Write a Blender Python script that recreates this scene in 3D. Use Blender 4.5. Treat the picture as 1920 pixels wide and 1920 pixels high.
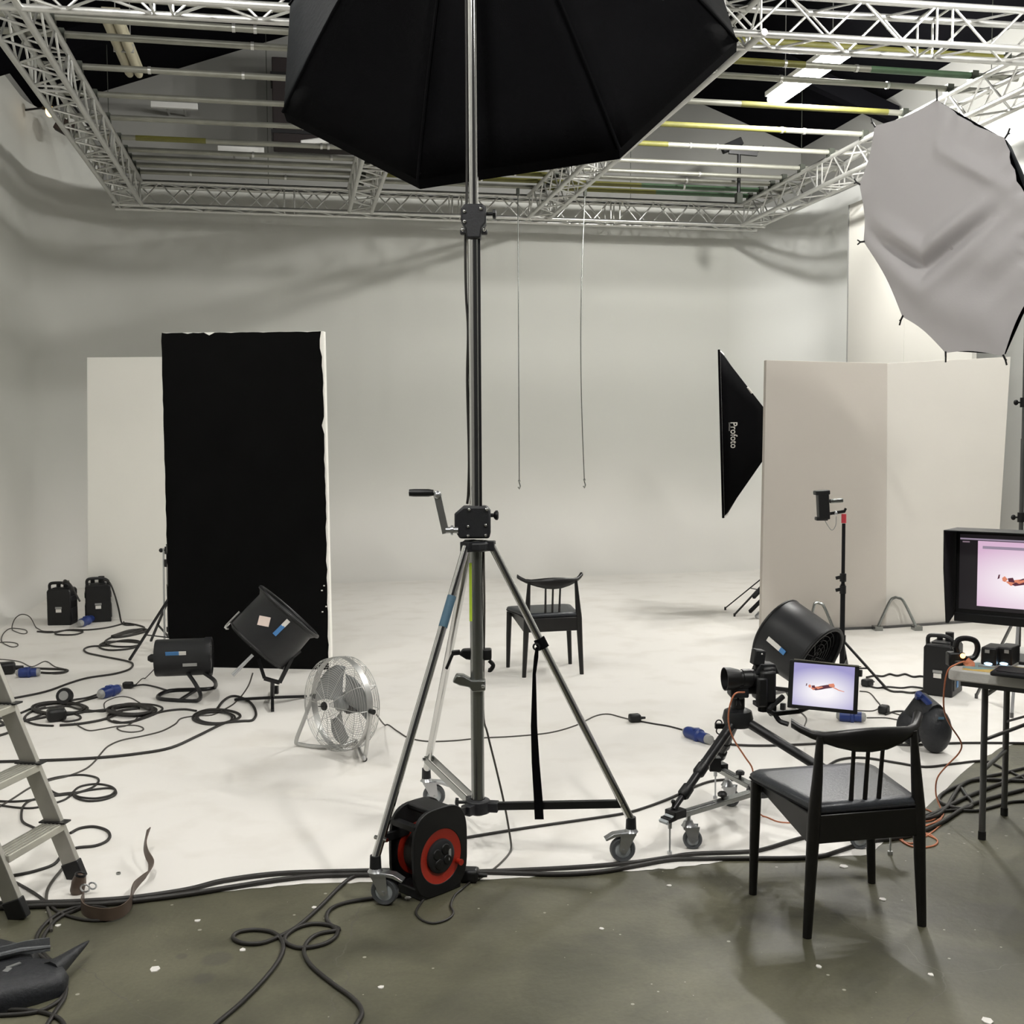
import bpy, bmesh, math, random
from mathutils import Vector as V, Matrix, Quaternion
random.seed(7)
for o in list(bpy.data.objects): bpy.data.objects.remove(o)
SC = bpy.context.scene
COL = SC.collection
PI = math.pi

# ------------------------------------------------------------------ camera
F_PX = 2100.0
YAW, PITCH, ROLL = math.radians(11.2), math.atan(131 / F_PX), math.radians(0.3)
CAM = V((0, 0, 1.7))
FH = V((math.sin(YAW), math.cos(YAW), 0)); RH = V((math.cos(YAW), -math.sin(YAW), 0)); UP = V((0, 0, 1))
FW = FH * math.cos(PITCH) - UP * math.sin(PITCH)
UC = FH * math.sin(PITCH) + UP * math.cos(PITCH)
CR = RH * math.cos(ROLL) - UC * math.sin(ROLL)
CU = RH * math.sin(ROLL) + UC * math.cos(ROLL)
cd = bpy.data.cameras.new('camera'); cam = bpy.data.objects.new('camera', cd); COL.objects.link(cam)
cd.sensor_width = 36; cd.lens = 36 * F_PX / 1920; cd.clip_start = .05; cd.clip_end = 100
m3 = Matrix((CR, CU, -FW)).transposed()
cam.matrix_world = Matrix.Translation(CAM) @ m3.to_4x4()
SC.camera = cam

# ------------------------------------------------------------------ world, exposure
w = bpy.data.worlds.new('world'); SC.world = w; w.use_nodes = True
w.node_tree.nodes['Background'].inputs[0].default_value = (.5, .52, .5, 1)
w.node_tree.nodes['Background'].inputs[1].default_value = 0.03
SC.view_settings.view_transform = 'Standard'; SC.view_settings.look = 'None'
SC.view_settings.gamma = 1; SC.view_settings.use_curve_mapping = False
SC.view_settings.exposure = 0.0

# fluorescent battens: (x, y0, y1, watts); z is LAMP_Z
LAMP_Z = 5.17
LAMPS = [
    (4.93, 9.45, 10.95, 560),     # the lit one in view
    (4.93, 5.3, 6.8, 290),
    (-0.9, 5.6, 7.1, 105),
    (-0.9, 0.9, 2.4, 340),
    (3.0, 0.9, 2.4, 430),
]

# ------------------------------------------------------------------ helpers
def ray(px, py):
    return FW + CR * ((px - 960) / F_PX) + CU * ((960 - py) / F_PX)
def G(px, py, z=0.0):
    r = ray(px, py); return CAM + r * ((z - CAM.z) / r.z)
def D(px, py, d):
    r = ray(px, py); return CAM + r * (d / r.dot(FH))
def W2(xc, d, z=0.0):
    return V((CAM.x, CAM.y, 0)) + RH * xc + FH * d + UP * z

def basis(a, hint=None):
    a = V(a).normalized()
    h = V(hint) if hint is not None else (V((0, 0, 1)) if abs(a.z) < .9 else V((1, 0, 0)))
    u = (h - a * h.dot(a)).normalized(); v = a.cross(u)
    return u, v, a

class MB:
    def __init__(s): s.v = []; s.f = []
    def add(s, vs, fs):
        n = len(s.v); s.v += [V(x) for x in vs]; s.f += [tuple(i + n for i in f) for f in fs]; return s
    def box(s, c, size, M=None):
        c = V(c); x, y, z = size[0] / 2, size[1] / 2, size[2] / 2
        vs = [V((i * x, j * y, k * z)) for k in (-1, 1) for j in (-1, 1) for i in (-1, 1)]
        if M is not None: vs = [M @ p for p in vs]
        return s.add([c + p for p in vs], [(0, 2, 3, 1), (4, 5, 7, 6), (0, 1, 5, 4), (2, 6, 7, 3), (0, 4, 6, 2), (1, 3, 7, 5)])
    def bar(s, p0, p1, wd, ht, hint=None):
        p0, p1 = V(p0), V(p1); u, v, a = basis(p1 - p0, hint); M = Matrix((v, a, u)).transposed()
        return s.box((p0 + p1) / 2, (wd, (p1 - p0).length, ht), M)
    def cyl(s, p0, p1, r0, r1=None, n=12, caps=True):
        r1 = r0 if r1 is None else r1; p0, p1 = V(p0), V(p1); u, v, a = basis(p1 - p0)
        vs = []
        for p, r in ((p0, r0), (p1, r1)):
            for i in range(n):
                t = 2 * PI * i / n; vs.append(p + (u * math.cos(t) + v * math.sin(t)) * r)
        fs = [(i, (i + 1) % n, n + (i + 1) % n, n + i) for i in range(n)]
        if caps: fs += [tuple(range(n - 1, -1, -1)), tuple(range(n, 2 * n))]
        return s.add(vs, fs)
    def lathe(s, prof, p, axis, n=24, hint=None, sx=1.0):
        u, v, a = basis(axis, hint); p = V(p); vs = []; k = len(prof)
        for r, h in prof:
            for i in range(n):
                t = 2 * PI * i / n; vs.append(p + a * h + (u * math.cos(t) + v * math.sin(t) * sx) * r)
        fs = [(j * n + i, j * n + (i + 1) % n, (j + 1) * n + (i + 1) % n, (j + 1) * n + i) for j in range(k - 1) for i in range(n)]
        return s.add(vs, fs)
    def tube(s, pts, r, n=8, closed=False, flat=None):
        pts = [V(p) for p in pts]; k = len(pts); vs = []
        rr = r if isinstance(r, (list, tuple)) else [r] * k
        prev = None
        for i, p in enumerate(pts):
            if closed: t = pts[(i + 1) % k] - pts[i - 1]
            else: t = pts[min(i + 1, k - 1)] - pts[max(i - 1, 0)]
            if t.length < 1e-7: t = V((1, 0, 0))
            t.normalize()
            if prev is None: u = basis(t)[0]
            else:
                u = prev - t * prev.dot(t)
                u = basis(t)[0] if u.length < 1e-5 else u.normalized()
            prev = u; v = t.cross(u)
            for j in range(n):
                a = 2 * PI * j / n; vs.append(p + (u * math.cos(a) + v * math.sin(a)) * rr[i])
        fs = []
        for i in range(k if closed else k - 1):
            b, c = i * n, ((i + 1) % k) * n
            fs += [(b + j, b + (j + 1) % n, c + (j + 1) % n, c + j) for j in range(n)]
        if not closed: fs += [tuple(range(n - 1, -1, -1)), tuple(range((k - 1) * n, k * n))]
        return s.add(vs, fs)
    def torus(s, c, axis, R, r, n=32, m=8, sx=1.0, hint=None):
        u, v, a = basis(axis, hint); c = V(c)
        return s.tube([c + u * R * math.cos(2 * PI * i / n) + v * R * sx * math.sin(2 * PI * i / n) for i in range(n)], r, m, True)
    def prism(s, poly, O, u, v, nrm, th):
        """polygon (a,b) in the plane O,u,v extruded th along nrm"""
        O, u, v, nrm = V(O), V(u), V(v), V(nrm); n = len(poly)
        vs = [O + u * a + v * b for a, b in poly] + [O + u * a + v * b + nrm * th for a, b in poly]
        return s.add(vs, [tuple(range(n - 1, -1, -1)), tuple(range(n, 2 * n))] + [(i, (i + 1) % n, n + (i + 1) % n, n + i) for i in range(n)])
    def loft(s, rings, cap=True):
        n = len(rings[0]); vs = [p for r in rings for p in r]
        fs = [(j * n + i, j * n + (i + 1) % n, (j + 1) * n + (i + 1) % n, (j + 1) * n + i) for j in range(len(rings) - 1) for i in range(n)]
        if cap: fs += [tuple(range(n - 1, -1, -1)), tuple(range((len(rings) - 1) * n, len(rings) * n))]
        return s.add(vs, fs)
    def ball(s, c, r, n=12, m=8, sc=(1, 1, 1), M=None):
        c = V(c); rings = []
        for j in range(m + 1):
            t = PI * j / m; ring = []
            for i in range(n):
                a = 2 * PI * i / n
                p = V((math.sin(t) * math.cos(a) * sc[0], math.sin(t) * math.sin(a) * sc[1], -math.cos(t) * sc[2])) * r
                ring.append(c + (M @ p if M is not None else p))
            rings.append(ring)
        return s.loft(rings, False)

def mesh_of(name, mb, off=V((0, 0, 0)), smooth=40):
    me = bpy.data.meshes.new(name)
    me.from_pydata([tuple(p - off) for p in mb.v], [], mb.f)
    bm = bmesh.new(); bm.from_mesh(me)
    bmesh.ops.remove_doubles(bm, verts=bm.verts, dist=1e-5)
    bmesh.ops.recalc_face_normals(bm, faces=bm.faces); bm.to_mesh(me); bm.free()
    if smooth:
        me.shade_smooth(); me.set_sharp_from_angle(angle=math.radians(smooth))
    return me

class T:
    """a thing: an Empty at its base with its parts below; vertices are given in world space unless local"""
    def __init__(s, name, label, cat, loc, rot=0, group=None, local=False):
        s.loc = V(loc); s.local = local
        s.o = bpy.data.objects.new(name, None); COL.objects.link(s.o)
        s.o.empty_display_size = .05
        s.o.location = s.loc; s.o.rotation_euler = (0, 0, rot)
        s.o['label'] = label; s.o['category'] = cat
        if group: s.o['group'] = group
    def part(s, name, mb, mat, parent=None, label=None, bevel=0, smooth=40):
        off = V((0, 0, 0)) if s.local else s.loc
        me = mesh_of(name, mb, off, smooth); me.materials.append(mat)
        o = bpy.data.objects.new(name, me); COL.objects.link(o); o.parent = parent or s.o
        if label: o['label'] = label
        if bevel:
            b = o.modifiers.new('edge', 'BEVEL'); b.width = bevel; b.segments = 2; b.limit_method = 'ANGLE'; b.angle_limit = math.radians(50)
        return o

def single(name, label, cat, mb, mat, group=None, bevel=0, smooth=40, loc=None):
    if loc is None:
        lo = V((min(p.x for p in mb.v), min(p.y for p in mb.v), min(p.z for p in mb.v))); hi = V((max(p.x for p in mb.v), max(p.y for p in mb.v), 0))
        loc = V(((lo.x + hi.x) / 2, (lo.y + hi.y) / 2, lo.z))
    me = mesh_of(name, mb, V(loc), smooth); me.materials.append(mat)
    o = bpy.data.objects.new(name, me); COL.objects.link(o); o.location = loc
    if label: o['label'] = label
    if cat: o['category'] = cat
    if group: o['group'] = group
    if bevel:
        b = o.modifiers.new('edge', 'BEVEL'); b.width = bevel; b.segments = 2; b.limit_method = 'ANGLE'; b.angle_limit = math.radians(50)
    return o

def struct(name, mb, mat, label=None, smooth=40):
    o = single(name, label, None, mb, mat, smooth=smooth, loc=V((0, 0, 0))); o['kind'] = 'structure'; return o

def copy_thing(root, loc, rot, label):
    c = root.copy(); COL.objects.link(c); c.location = loc; c.rotation_euler = (0, 0, rot); c['label'] = label
    for ch in root.children:
        d = ch.copy(); COL.objects.link(d); d.parent = c
        for g in ch.children:
            e = g.copy(); COL.objects.link(e); e.parent = d
    return c

def spline(pts, step=6):
    pts = [V(p) for p in pts]
    if len(pts) < 3: return pts
    out = []
    P = [pts[0] * 2 - pts[1]] + pts + [pts[-1] * 2 - pts[-2]]
    for i in range(1, len(P) - 2):
        a, b, c, d = P[i - 1], P[i], P[i + 1], P[i + 2]
        for k in range(step):
            t = k / step
            out.append(.5 * ((2 * b) + (c - a) * t + (2 * a - 5 * b + 4 * c - d) * t * t + (-a + 3 * b - 3 * c + d) * t ** 3))
    out.append(pts[-1]); return out

# ------------------------------------------------------------------ materials
def mat(name, col, rough=.5, metal=0.0, var=.06, scale=12.0, bump=0.0, bscale=60.0, emit=None, estr=0, coat=0.0, spec=.5, trans=0.0):
    m = bpy.data.materials.new(name); m.use_nodes = True; nt = m.node_tree; N = nt.nodes; L = nt.links
    b = N['Principled BSDF']
    tc = N.new('ShaderNodeTexCoord'); nz = N.new('ShaderNodeTexNoise'); nz.inputs['Scale'].default_value = scale; nz.inputs['Detail'].default_value = 4
    L.new(tc.outputs['Object'], nz.inputs['Vector'])
    mx = N.new('ShaderNodeMix'); mx.data_type = 'RGBA'
    L.new(nz.outputs['Fac'], mx.inputs['Factor'])
    mx.inputs['A'].default_value = (*[c * (1 - var) for c in col], 1); mx.inputs['B'].default_value = (*[min(1, c * (1 + var)) for c in col], 1)
    L.new(mx.outputs['Result'], b.inputs['Base Color'])
    b.inputs['Roughness'].default_value = rough; b.inputs['Metallic'].default_value = metal
    b.inputs['Specular IOR Level'].default_value = spec
    b.inputs['Coat Weight'].default_value = coat
    if trans: b.inputs['Transmission Weight'].default_value = trans
    if bump:
        n2 = N.new('ShaderNodeTexNoise'); n2.inputs['Scale'].default_value = bscale; n2.inputs['Detail'].default_value = 3
        L.new(tc.outputs['Object'], n2.inputs['Vector'])
        bp = N.new('ShaderNodeBump'); bp.inputs['Strength'].default_value = bump; bp.inputs['Distance'].default_value = .01
        L.new(n2.outputs['Fac'], bp.inputs['Height']); L.new(bp.outputs['Normal'], b.inputs['Normal'])
    if emit: b.inputs['Emission Color'].default_value = (*emit, 1); b.inputs['Emission Strength'].default_value = estr
    return m

M = {}
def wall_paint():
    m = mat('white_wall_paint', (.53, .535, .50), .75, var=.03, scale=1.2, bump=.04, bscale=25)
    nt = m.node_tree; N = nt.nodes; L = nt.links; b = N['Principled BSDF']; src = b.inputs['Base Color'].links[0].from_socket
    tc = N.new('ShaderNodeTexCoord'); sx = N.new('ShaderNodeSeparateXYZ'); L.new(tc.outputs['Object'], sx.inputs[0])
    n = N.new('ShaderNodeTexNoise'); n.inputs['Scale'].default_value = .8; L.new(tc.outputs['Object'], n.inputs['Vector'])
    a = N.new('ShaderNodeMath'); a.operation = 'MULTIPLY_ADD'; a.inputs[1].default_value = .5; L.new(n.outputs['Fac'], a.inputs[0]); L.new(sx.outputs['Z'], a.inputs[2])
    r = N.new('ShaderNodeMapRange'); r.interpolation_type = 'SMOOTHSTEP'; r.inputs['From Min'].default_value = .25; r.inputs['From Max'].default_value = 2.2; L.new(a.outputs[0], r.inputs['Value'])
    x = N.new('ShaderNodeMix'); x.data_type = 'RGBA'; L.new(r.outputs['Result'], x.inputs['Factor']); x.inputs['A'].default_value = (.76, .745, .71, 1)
    r2 = N.new('ShaderNodeMapRange'); r2.inputs['From Min'].default_value = 6.0; r2.inputs['From Max'].default_value = 6.9; L.new(sx.outputs['X'], r2.inputs['Value'])   # side wall colour lightened, standing in for stronger light there
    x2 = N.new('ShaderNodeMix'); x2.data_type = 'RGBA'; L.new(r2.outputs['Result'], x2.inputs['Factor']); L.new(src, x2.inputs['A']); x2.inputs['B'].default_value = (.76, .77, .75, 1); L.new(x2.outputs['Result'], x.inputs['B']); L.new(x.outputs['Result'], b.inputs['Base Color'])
    return m
M['wall'] = wall_paint()   # the sweep is paler near the floor, duller above
M['dark'] = mat('dark_unseen_wall', (.03, .03, .032), .9, var=.2, scale=3)  # invented dark tone for the unseen front wall, to darken chrome reflections
M['shell'] = mat('grey_wall_paint', (.27, .27, .255), .85, var=.06, scale=1.5)
M['roof'] = mat('black_roof', (.005, .005, .006), 1.0, var=.3, scale=2, spec=.0)
M['alu'] = mat('truss_aluminium', (.62, .62, .60), .38, .85, var=.08, scale=20)
M['tube'] = mat('scaffold_steel', (.30, .30, .26), .5, .6, var=.25, scale=6)
M['yellow'] = mat('yellow_paint', (.13, .125, .025), .6, var=.3, scale=8)
M['green'] = mat('green_paint', (.06, .11, .06), .6, var=.3, scale=8)
M['coupler'] = mat('coupler_metal', (.05, .055, .045), .5, .5, var=.2)
M['chrome'] = mat('chromed_steel', (.60, .60, .59), .12, 1.0, var=.03)
M['zinc'] = mat('zinc_plate', (.48, .49, .50), .32, .9, var=.05)
M['steel'] = mat('brushed_steel', (.26, .27, .26), .25, .9, var=.1)
M['black'] = mat('black_plastic', (.006, .006, .0065), .45, var=.2, spec=.35)
M['blackmat'] = mat('matt_black', (.008, .008, .009), .8, var=.2, spec=.2)
M['blackmetal'] = mat('black_metal', (.010, .010, .011), .38, .2, var=.2, spec=.4)
M['castbl'] = mat('cast_black', (.006, .0065, .009), .55, var=.25, bump=.1, bscale=150)
M['fabric'] = mat('black_fabric', (.0022, .0022, .0027), .85, var=.2, bump=.1, bscale=220, spec=.05)
M['sheen'] = mat('grey_black_fabric', (.010, .0115, .013), .7, var=.15, bump=.3, bscale=30, spec=.015)
M['silk'] = mat('white_diffusion_cloth', (.42, .405, .41), .8, var=.03, scale=3, bump=.05, bscale=90)
M['silkw'] = mat('white_diffuser', (.78, .78, .78), .8, var=.02)
M['cable'] = mat('rubber_cable', (.014, .012, .010), .55, var=.2)
M['cable2'] = mat('thin_grey_cable', (.055, .050, .042), .55, var=.2)
M['orange'] = mat('orange_cable', (.50, .17, .08), .45, var=.1)
M['red'] = mat('red_plastic', (.36, .022, .010), .35, var=.08, coat=.2)
M['blue'] = mat('blue_plastic', (.010, .030, .16), .4, var=.1)
M['greyp'] = mat('grey_plastic', (.28, .28, .27), .5, var=.08)
M['dgrey'] = mat('dark_grey_plastic', (.013, .0135, .015), .45, var=.15, spec=.3)
M['rubber'] = mat('grey_rubber', (.07, .075, .08), .6, var=.1)
M['wheelc'] = mat('wheel_centre', (.40, .43, .44), .5, var=.05)
M['white'] = mat('white_sticker', (.72, .70, .66), .6, var=.04)
M['pink'] = mat('cream_sticker', (.70, .58, .52), .6, var=.04)
M['bluel'] = mat('blue_label', (.06, .20, .45), .5, var=.1)
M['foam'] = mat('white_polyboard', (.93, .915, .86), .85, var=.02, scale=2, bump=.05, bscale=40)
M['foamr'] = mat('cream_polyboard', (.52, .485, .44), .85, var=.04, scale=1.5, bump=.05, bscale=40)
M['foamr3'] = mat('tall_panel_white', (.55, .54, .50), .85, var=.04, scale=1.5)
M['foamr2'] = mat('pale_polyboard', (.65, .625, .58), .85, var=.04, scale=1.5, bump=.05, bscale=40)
M['wood'] = mat('black_stained_wood', (.005, .0045, .0042), .38, var=.3, scale=30, spec=.4)
M['leather'] = mat('black_leather', (.020, .023, .028), .40, var=.15, bump=.15, bscale=120)
M['ytape'] = mat('neon_yellow_tape', (.52, .72, .05), .6, var=.05)
M['btape'] = mat('blue_tape', (.06, .13, .19), .6, var=.1)
M['ladder'] = mat('ladder_aluminium', (.42, .41, .37), .45, .75, var=.15, scale=15)
M['tread'] = mat('ridged_tread', (.46, .45, .39), .55, .4, var=.15, scale=15)
M['belt'] = mat('brown_leather', (.075, .05, .035), .5, var=.3, scale=20)
M['table'] = mat('white_plastic_table', (.52, .51, .48), .5, var=.04, bump=.1, bscale=120)
M['tleg'] = mat('grey_table_leg', (.10, .10, .10), .35, .6, var=.15)
M['lampbody'] = mat('aged_cream_diffuser', (.42, .39, .28), .5, var=.08)
M['lampwhite'] = mat('white_enamel', (.7, .7, .68), .4, var=.04)
M['glow'] = mat('lit_tube', (1, 1, 1), .5, emit=(1, .98, .93), estr=40)
M['ledblue'] = mat('blue_white_led', (.5, .8, 1), .5, emit=(.45, .75, 1), estr=6)
M['ledor'] = mat('orange_led', (1, .5, .2), .5, emit=(1, .42, .16), estr=4)
M['bulb'] = mat('amber_bulb', (1, .7, .3), .5, emit=(1, .62, .22), estr=5)
M['paper'] = mat('paper', (.62, .62, .60), .7, var=.03)
M['ochre'] = mat('ochre_print', (.62, .42, .10), .6, var=.06)
M['teal'] = mat('teal_print', (.22, .34, .34), .6, var=.06)
M['redp'] = mat('red_print', (.55, .08, .04), .6, var=.06)
M['maroon'] = mat('dark_maroon', (.009, .004, .004), .7, var=.2)
M['board_black'] = mat('black_painted_foam', (.004, .004, .004), .85, var=.3, scale=5, bump=.06, bscale=50, spec=.04)
M['aluw'] = mat('fan_aluminium', (.50, .50, .49), .38, .8, var=.08)
M['blade'] = mat('fan_blade_grey', (.24, .25, .25), .45, .3, var=.05)
M['redspig'] = mat('red_anodised', (.55, .05, .07), .4, .3, var=.05)
M['bag'] = mat('black_nylon', (.008, .009, .012), .55, var=.3, bump=.25, bscale=60)
M['bagz'] = mat('grey_nylon_webbing', (.10, .105, .11), .6, var=.2, bump=.2, bscale=150)

def screen_mat(name, edge, mid, cx, cz, strength=1.0):
    m = bpy.data.materials.new(name); m.use_nodes = True; nt = m.node_tree; N = nt.nodes; L = nt.links
    b = N['Principled BSDF']; b.inputs['Base Color'].default_value = (.01, .01, .01, 1); b.inputs['Roughness'].default_value = .4
    tc = N.new('ShaderNodeTexCoord'); mp = N.new('ShaderNodeMapping'); mp.inputs['Location'].default_value = (-cx, -cz, 0)
    gr = N.new('ShaderNodeTexGradient'); gr.gradient_type = 'SPHERICAL'
    L.new(tc.outputs['UV'], mp.inputs['Vector']); mp.inputs['Scale'].default_value = (1.3, 1.6, 1)
    mp.inputs['Location'].default_value = (-cx * 1.3, -cz * 1.6, 0)
    L.new(mp.outputs['Vector'], gr.inputs['Vector'])
    cr = N.new('ShaderNodeValToRGB'); cr.color_ramp.elements[0].color = (*edge, 1); cr.color_ramp.elements[1].color = (*mid, 1)
    cr.color_ramp.elements[0].position = .05; cr.color_ramp.elements[1].position = .8
    L.new(gr.outputs['Fac'], cr.inputs['Fac']); L.new(cr.outputs['Color'], b.inputs['Emission Color']); b.inputs['Emission Strength'].default_value = strength
    return m
M['scr1'] = screen_mat('tablet_picture', (.36, .33, .62), (1.0, .97, 1.0), .5, .35, .95)
M['scr2'] = screen_mat('monitor_picture', (.72, .48, .66), (1.0, .93, .97), .48, .38, .95)
def emis(name, c, s=1.0):
    m = bpy.data.materials.new(name); m.use_nodes = True; b = m.node_tree.nodes['Principled BSDF']
    b.inputs['Base Color'].default_value = (.01, .01, .01, 1); b.inputs['Emission Color'].default_value = (*c, 1); b.inputs['Emission Strength'].default_value = s
    return m
M['f_or'] = emis('figure_orange', (.72, .24, .14)); M['f_dk'] = emis('figure_dark', (.09, .02, .04)); M['f_ui'] = emis('interface_bar', (.22, .16, .20)); M['f_uid'] = emis('interface_dark', (.010, .008, .010)); M['f_uig'] = emis('interface_grey', (.30, .24, .32))

def concrete():
    m = bpy.data.materials.new('worn_concrete'); m.use_nodes = True; nt = m.node_tree; N = nt.nodes; L = nt.links; b = N['Principled BSDF']
    tc = N.new('ShaderNodeTexCoord')
    def noise(sc, det=5, dist=0):
        n = N.new('ShaderNodeTexNoise'); n.inputs['Scale'].default_value = sc; n.inputs['Detail'].default_value = det; n.inputs['Distortion'].default_value = dist
        L.new(tc.outputs['Object'], n.inputs['Vector']); return n
    def ramp(src, p0, c0, p1, c1):
        r = N.new('ShaderNodeValToRGB'); e = r.color_ramp.elements
        e[0].position = p0; e[0].color = (*c0, 1); e[1].position = p1; e[1].color = (*c1, 1); L.new(src, r.inputs['Fac']); return r.outputs['Color']
    def mix(a, bb, fac, mode='MIX'):
        x = N.new('ShaderNodeMix'); x.data_type = 'RGBA'; x.blend_type = mode
        for sock, val in (('A', a), ('B', bb)):
            if hasattr(val, 'links'): L.new(val, x.inputs[sock])
            else: x.inputs[sock].default_value = (*val, 1)
        if hasattr(fac, 'links'): L.new(fac, x.inputs['Factor'])
        else: x.inputs['Factor'].default_value = fac
        return x.outputs['Result']
    base = ramp(noise(1.1, 6, .6).outputs['Fac'], .32, (.060, .058, .034), .68, (.128, .123, .080))
    blot = ramp(noise(3.3, 5, .4).outputs['Fac'], .35, (.62, .62, .62), .6, (1.05, 1.05, 1.05))
    c = mix(base, blot, .8, 'MULTIPLY')
    fine = ramp(noise(70, 3).outputs['Fac'], .3, (.82, .82, .82), .7, (1.1, 1.1, 1.1))
    c = mix(c, fine, .6, 'MULTIPLY')
    # white paint specks
    vo = N.new('ShaderNodeTexVoronoi'); vo.voronoi_dimensions = '2D'; vo.inputs['Scale'].default_value = 9; vo.inputs['Randomness'].default_value = 1; L.new(tc.outputs['Object'], vo.inputs['Vector'])
    sp = N.new('ShaderNodeMath'); sp.operation = 'LESS_THAN'; sp.inputs[1].default_value = .055; L.new(vo.outputs['Distance'], sp.inputs[0])
    sc_ = N.new('ShaderNodeSeparateColor'); L.new(vo.outputs['Color'], sc_.inputs[0]); pw = N.new('ShaderNodeMath'); pw.operation = 'POWER'; pw.inputs[1].default_value = 4; L.new(sc_.outputs[0], pw.inputs[0])
    ml_ = N.new('ShaderNodeMath'); ml_.operation = 'MULTIPLY'; ml_.inputs[1].default_value = .075; L.new(pw.outputs[0], ml_.inputs[0]); L.new(ml_.outputs[0], sp.inputs[1])
    n3 = noise(2.3, 2); g = N.new('ShaderNodeMath'); g.operation = 'GREATER_THAN'; g.inputs[1].default_value = .5; L.new(n3.outputs['Fac'], g.inputs[0])
    mm = N.new('ShaderNodeMath'); mm.operation = 'MULTIPLY'; L.new(sp.outputs[0], mm.inputs[0]); L.new(g.outputs[0], mm.inputs[1])
    c = mix(c, (.36, .35, .29), mm.outputs[0])
    # cracks
    v2 = N.new('ShaderNodeTexVoronoi'); v2.voronoi_dimensions = '2D'; v2.feature = 'DISTANCE_TO_EDGE'; v2.inputs['Scale'].default_value = .55
    nn = noise(3.5, 5); ad = N.new('ShaderNodeVectorMath'); ad.operation = 'SCALE'; ad.inputs['Scale'].default_value = .22; L.new(nn.outputs['Color'], ad.inputs[0])
    a2 = N.new('ShaderNodeVectorMath'); a2.operation = 'ADD'; L.new(tc.outputs['Object'], a2.inputs[0]); L.new(ad.outputs[0], a2.inputs[1]); L.new(a2.outputs[0], v2.inputs['Vector'])
    ck = N.new('ShaderNodeMath'); ck.operation = 'LESS_THAN'; ck.inputs[1].default_value = .0012; L.new(v2.outputs['Distance'], ck.inputs[0])
    c = mix(c, (.085, .08, .06), ck.outputs[0])
    # dark oil spots with a place of their own
    for (px, py, r) in ((405, 1798, .052), (383, 1835, .035), (340, 1793, .022), (1870, 1720, .14), (1430, 1730, .09)):
        p = G(px, py); s = N.new('ShaderNodeVectorMath'); s.operation = 'DISTANCE'; L.new(tc.outputs['Object'], s.inputs[0]); s.inputs[1].default_value = p
        ns = noise(14, 3); a = N.new('ShaderNodeMath'); a.operation = 'MULTIPLY_ADD'; a.inputs[1].default_value = r * .8; L.new(ns.outputs['Fac'], a.inputs[0]); L.new(s.outputs['Value'], a.inputs[2])
        mr = N.new('ShaderNodeMapRange'); mr.inputs['From Min'].default_value = r * 1.15; mr.inputs['From Max'].default_value = r * 1.55; mr.inputs['To Min'].default_value = .5; mr.inputs['To Max'].default_value = 0
        L.new(a.outputs[0], mr.inputs['Value']); c = mix(c, (.05, .048, .04), mr.outputs['Result'])
    L.new(c, b.inputs['Base Color'])
    rr = N.new('ShaderNodeMapRange'); rr.inputs['To Min'].default_value = .38; rr.inputs['To Max'].default_value = .65; L.new(noise(2, 4).outputs['Fac'], rr.inputs['Value']); L.new(rr.outputs['Result'], b.inputs['Roughness'])
    bp = N.new('ShaderNodeBump'); bp.inputs['Strength'].default_value = .15; bp.inputs['Distance'].default_value = .01; L.new(noise(30, 6).outputs['Fac'], bp.inputs['Height']); L.new(bp.outputs['Normal'], b.inputs['Normal'])
    return m
M['concrete'] = concrete()

def cyc_floor():
    m = mat('white_floor_paint', (.80, .775, .735), .55, var=.02, scale=1.5, bump=.03, bscale=20)
    nt = m.node_tree; N = nt.nodes; L = nt.links; b = N['Principled BSDF']; src = b.inputs['Base Color'].links[0].from_socket
    tc = N.new('ShaderNodeTexCoord'); n = N.new('ShaderNodeTexNoise'); n.inputs['Scale'].default_value = 3; n.inputs['Detail'].default_value = 8; L.new(tc.outputs['Object'], n.inputs['Vector'])
    r = N.new('ShaderNodeValToRGB'); r.color_ramp.elements[0].position = .3; r.color_ramp.elements[0].color = (.90, .89, .87, 1); r.color_ramp.elements[1].position = .5; L.new(n.outputs['Fac'], r.inputs['Fac'])
    x = N.new('ShaderNodeMix'); x.data_type = 'RGBA'; x.blend_type = 'MULTIPLY'; x.inputs['Factor'].default_value = .8
    L.new(src, x.inputs['A']); L.new(r.outputs['Color'], x.inputs['B']); L.new(x.outputs['Result'], b.inputs['Base Color'])
    return m
M['cycfloor'] = cyc_floor()

# ------------------------------------------------------------------ building
XL, XR, YB, YF = -2.9, 7.05, 14.8, -4.0
ZE, ZR = 5.79, 7.6
XM = (XL + XR) / 2
def roof_z(x): return ZE + (ZR - ZE) * (1 - abs(x - XM) / (XR - XM))
o = MB().box(((XL + XR) / 2, (YB + YF) / 2, -.1), (XR - XL + .8, YB - YF + .8, .2)); struct('floor', o, M['concrete'], 'grey worn concrete floor in front of the white cove')
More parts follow.
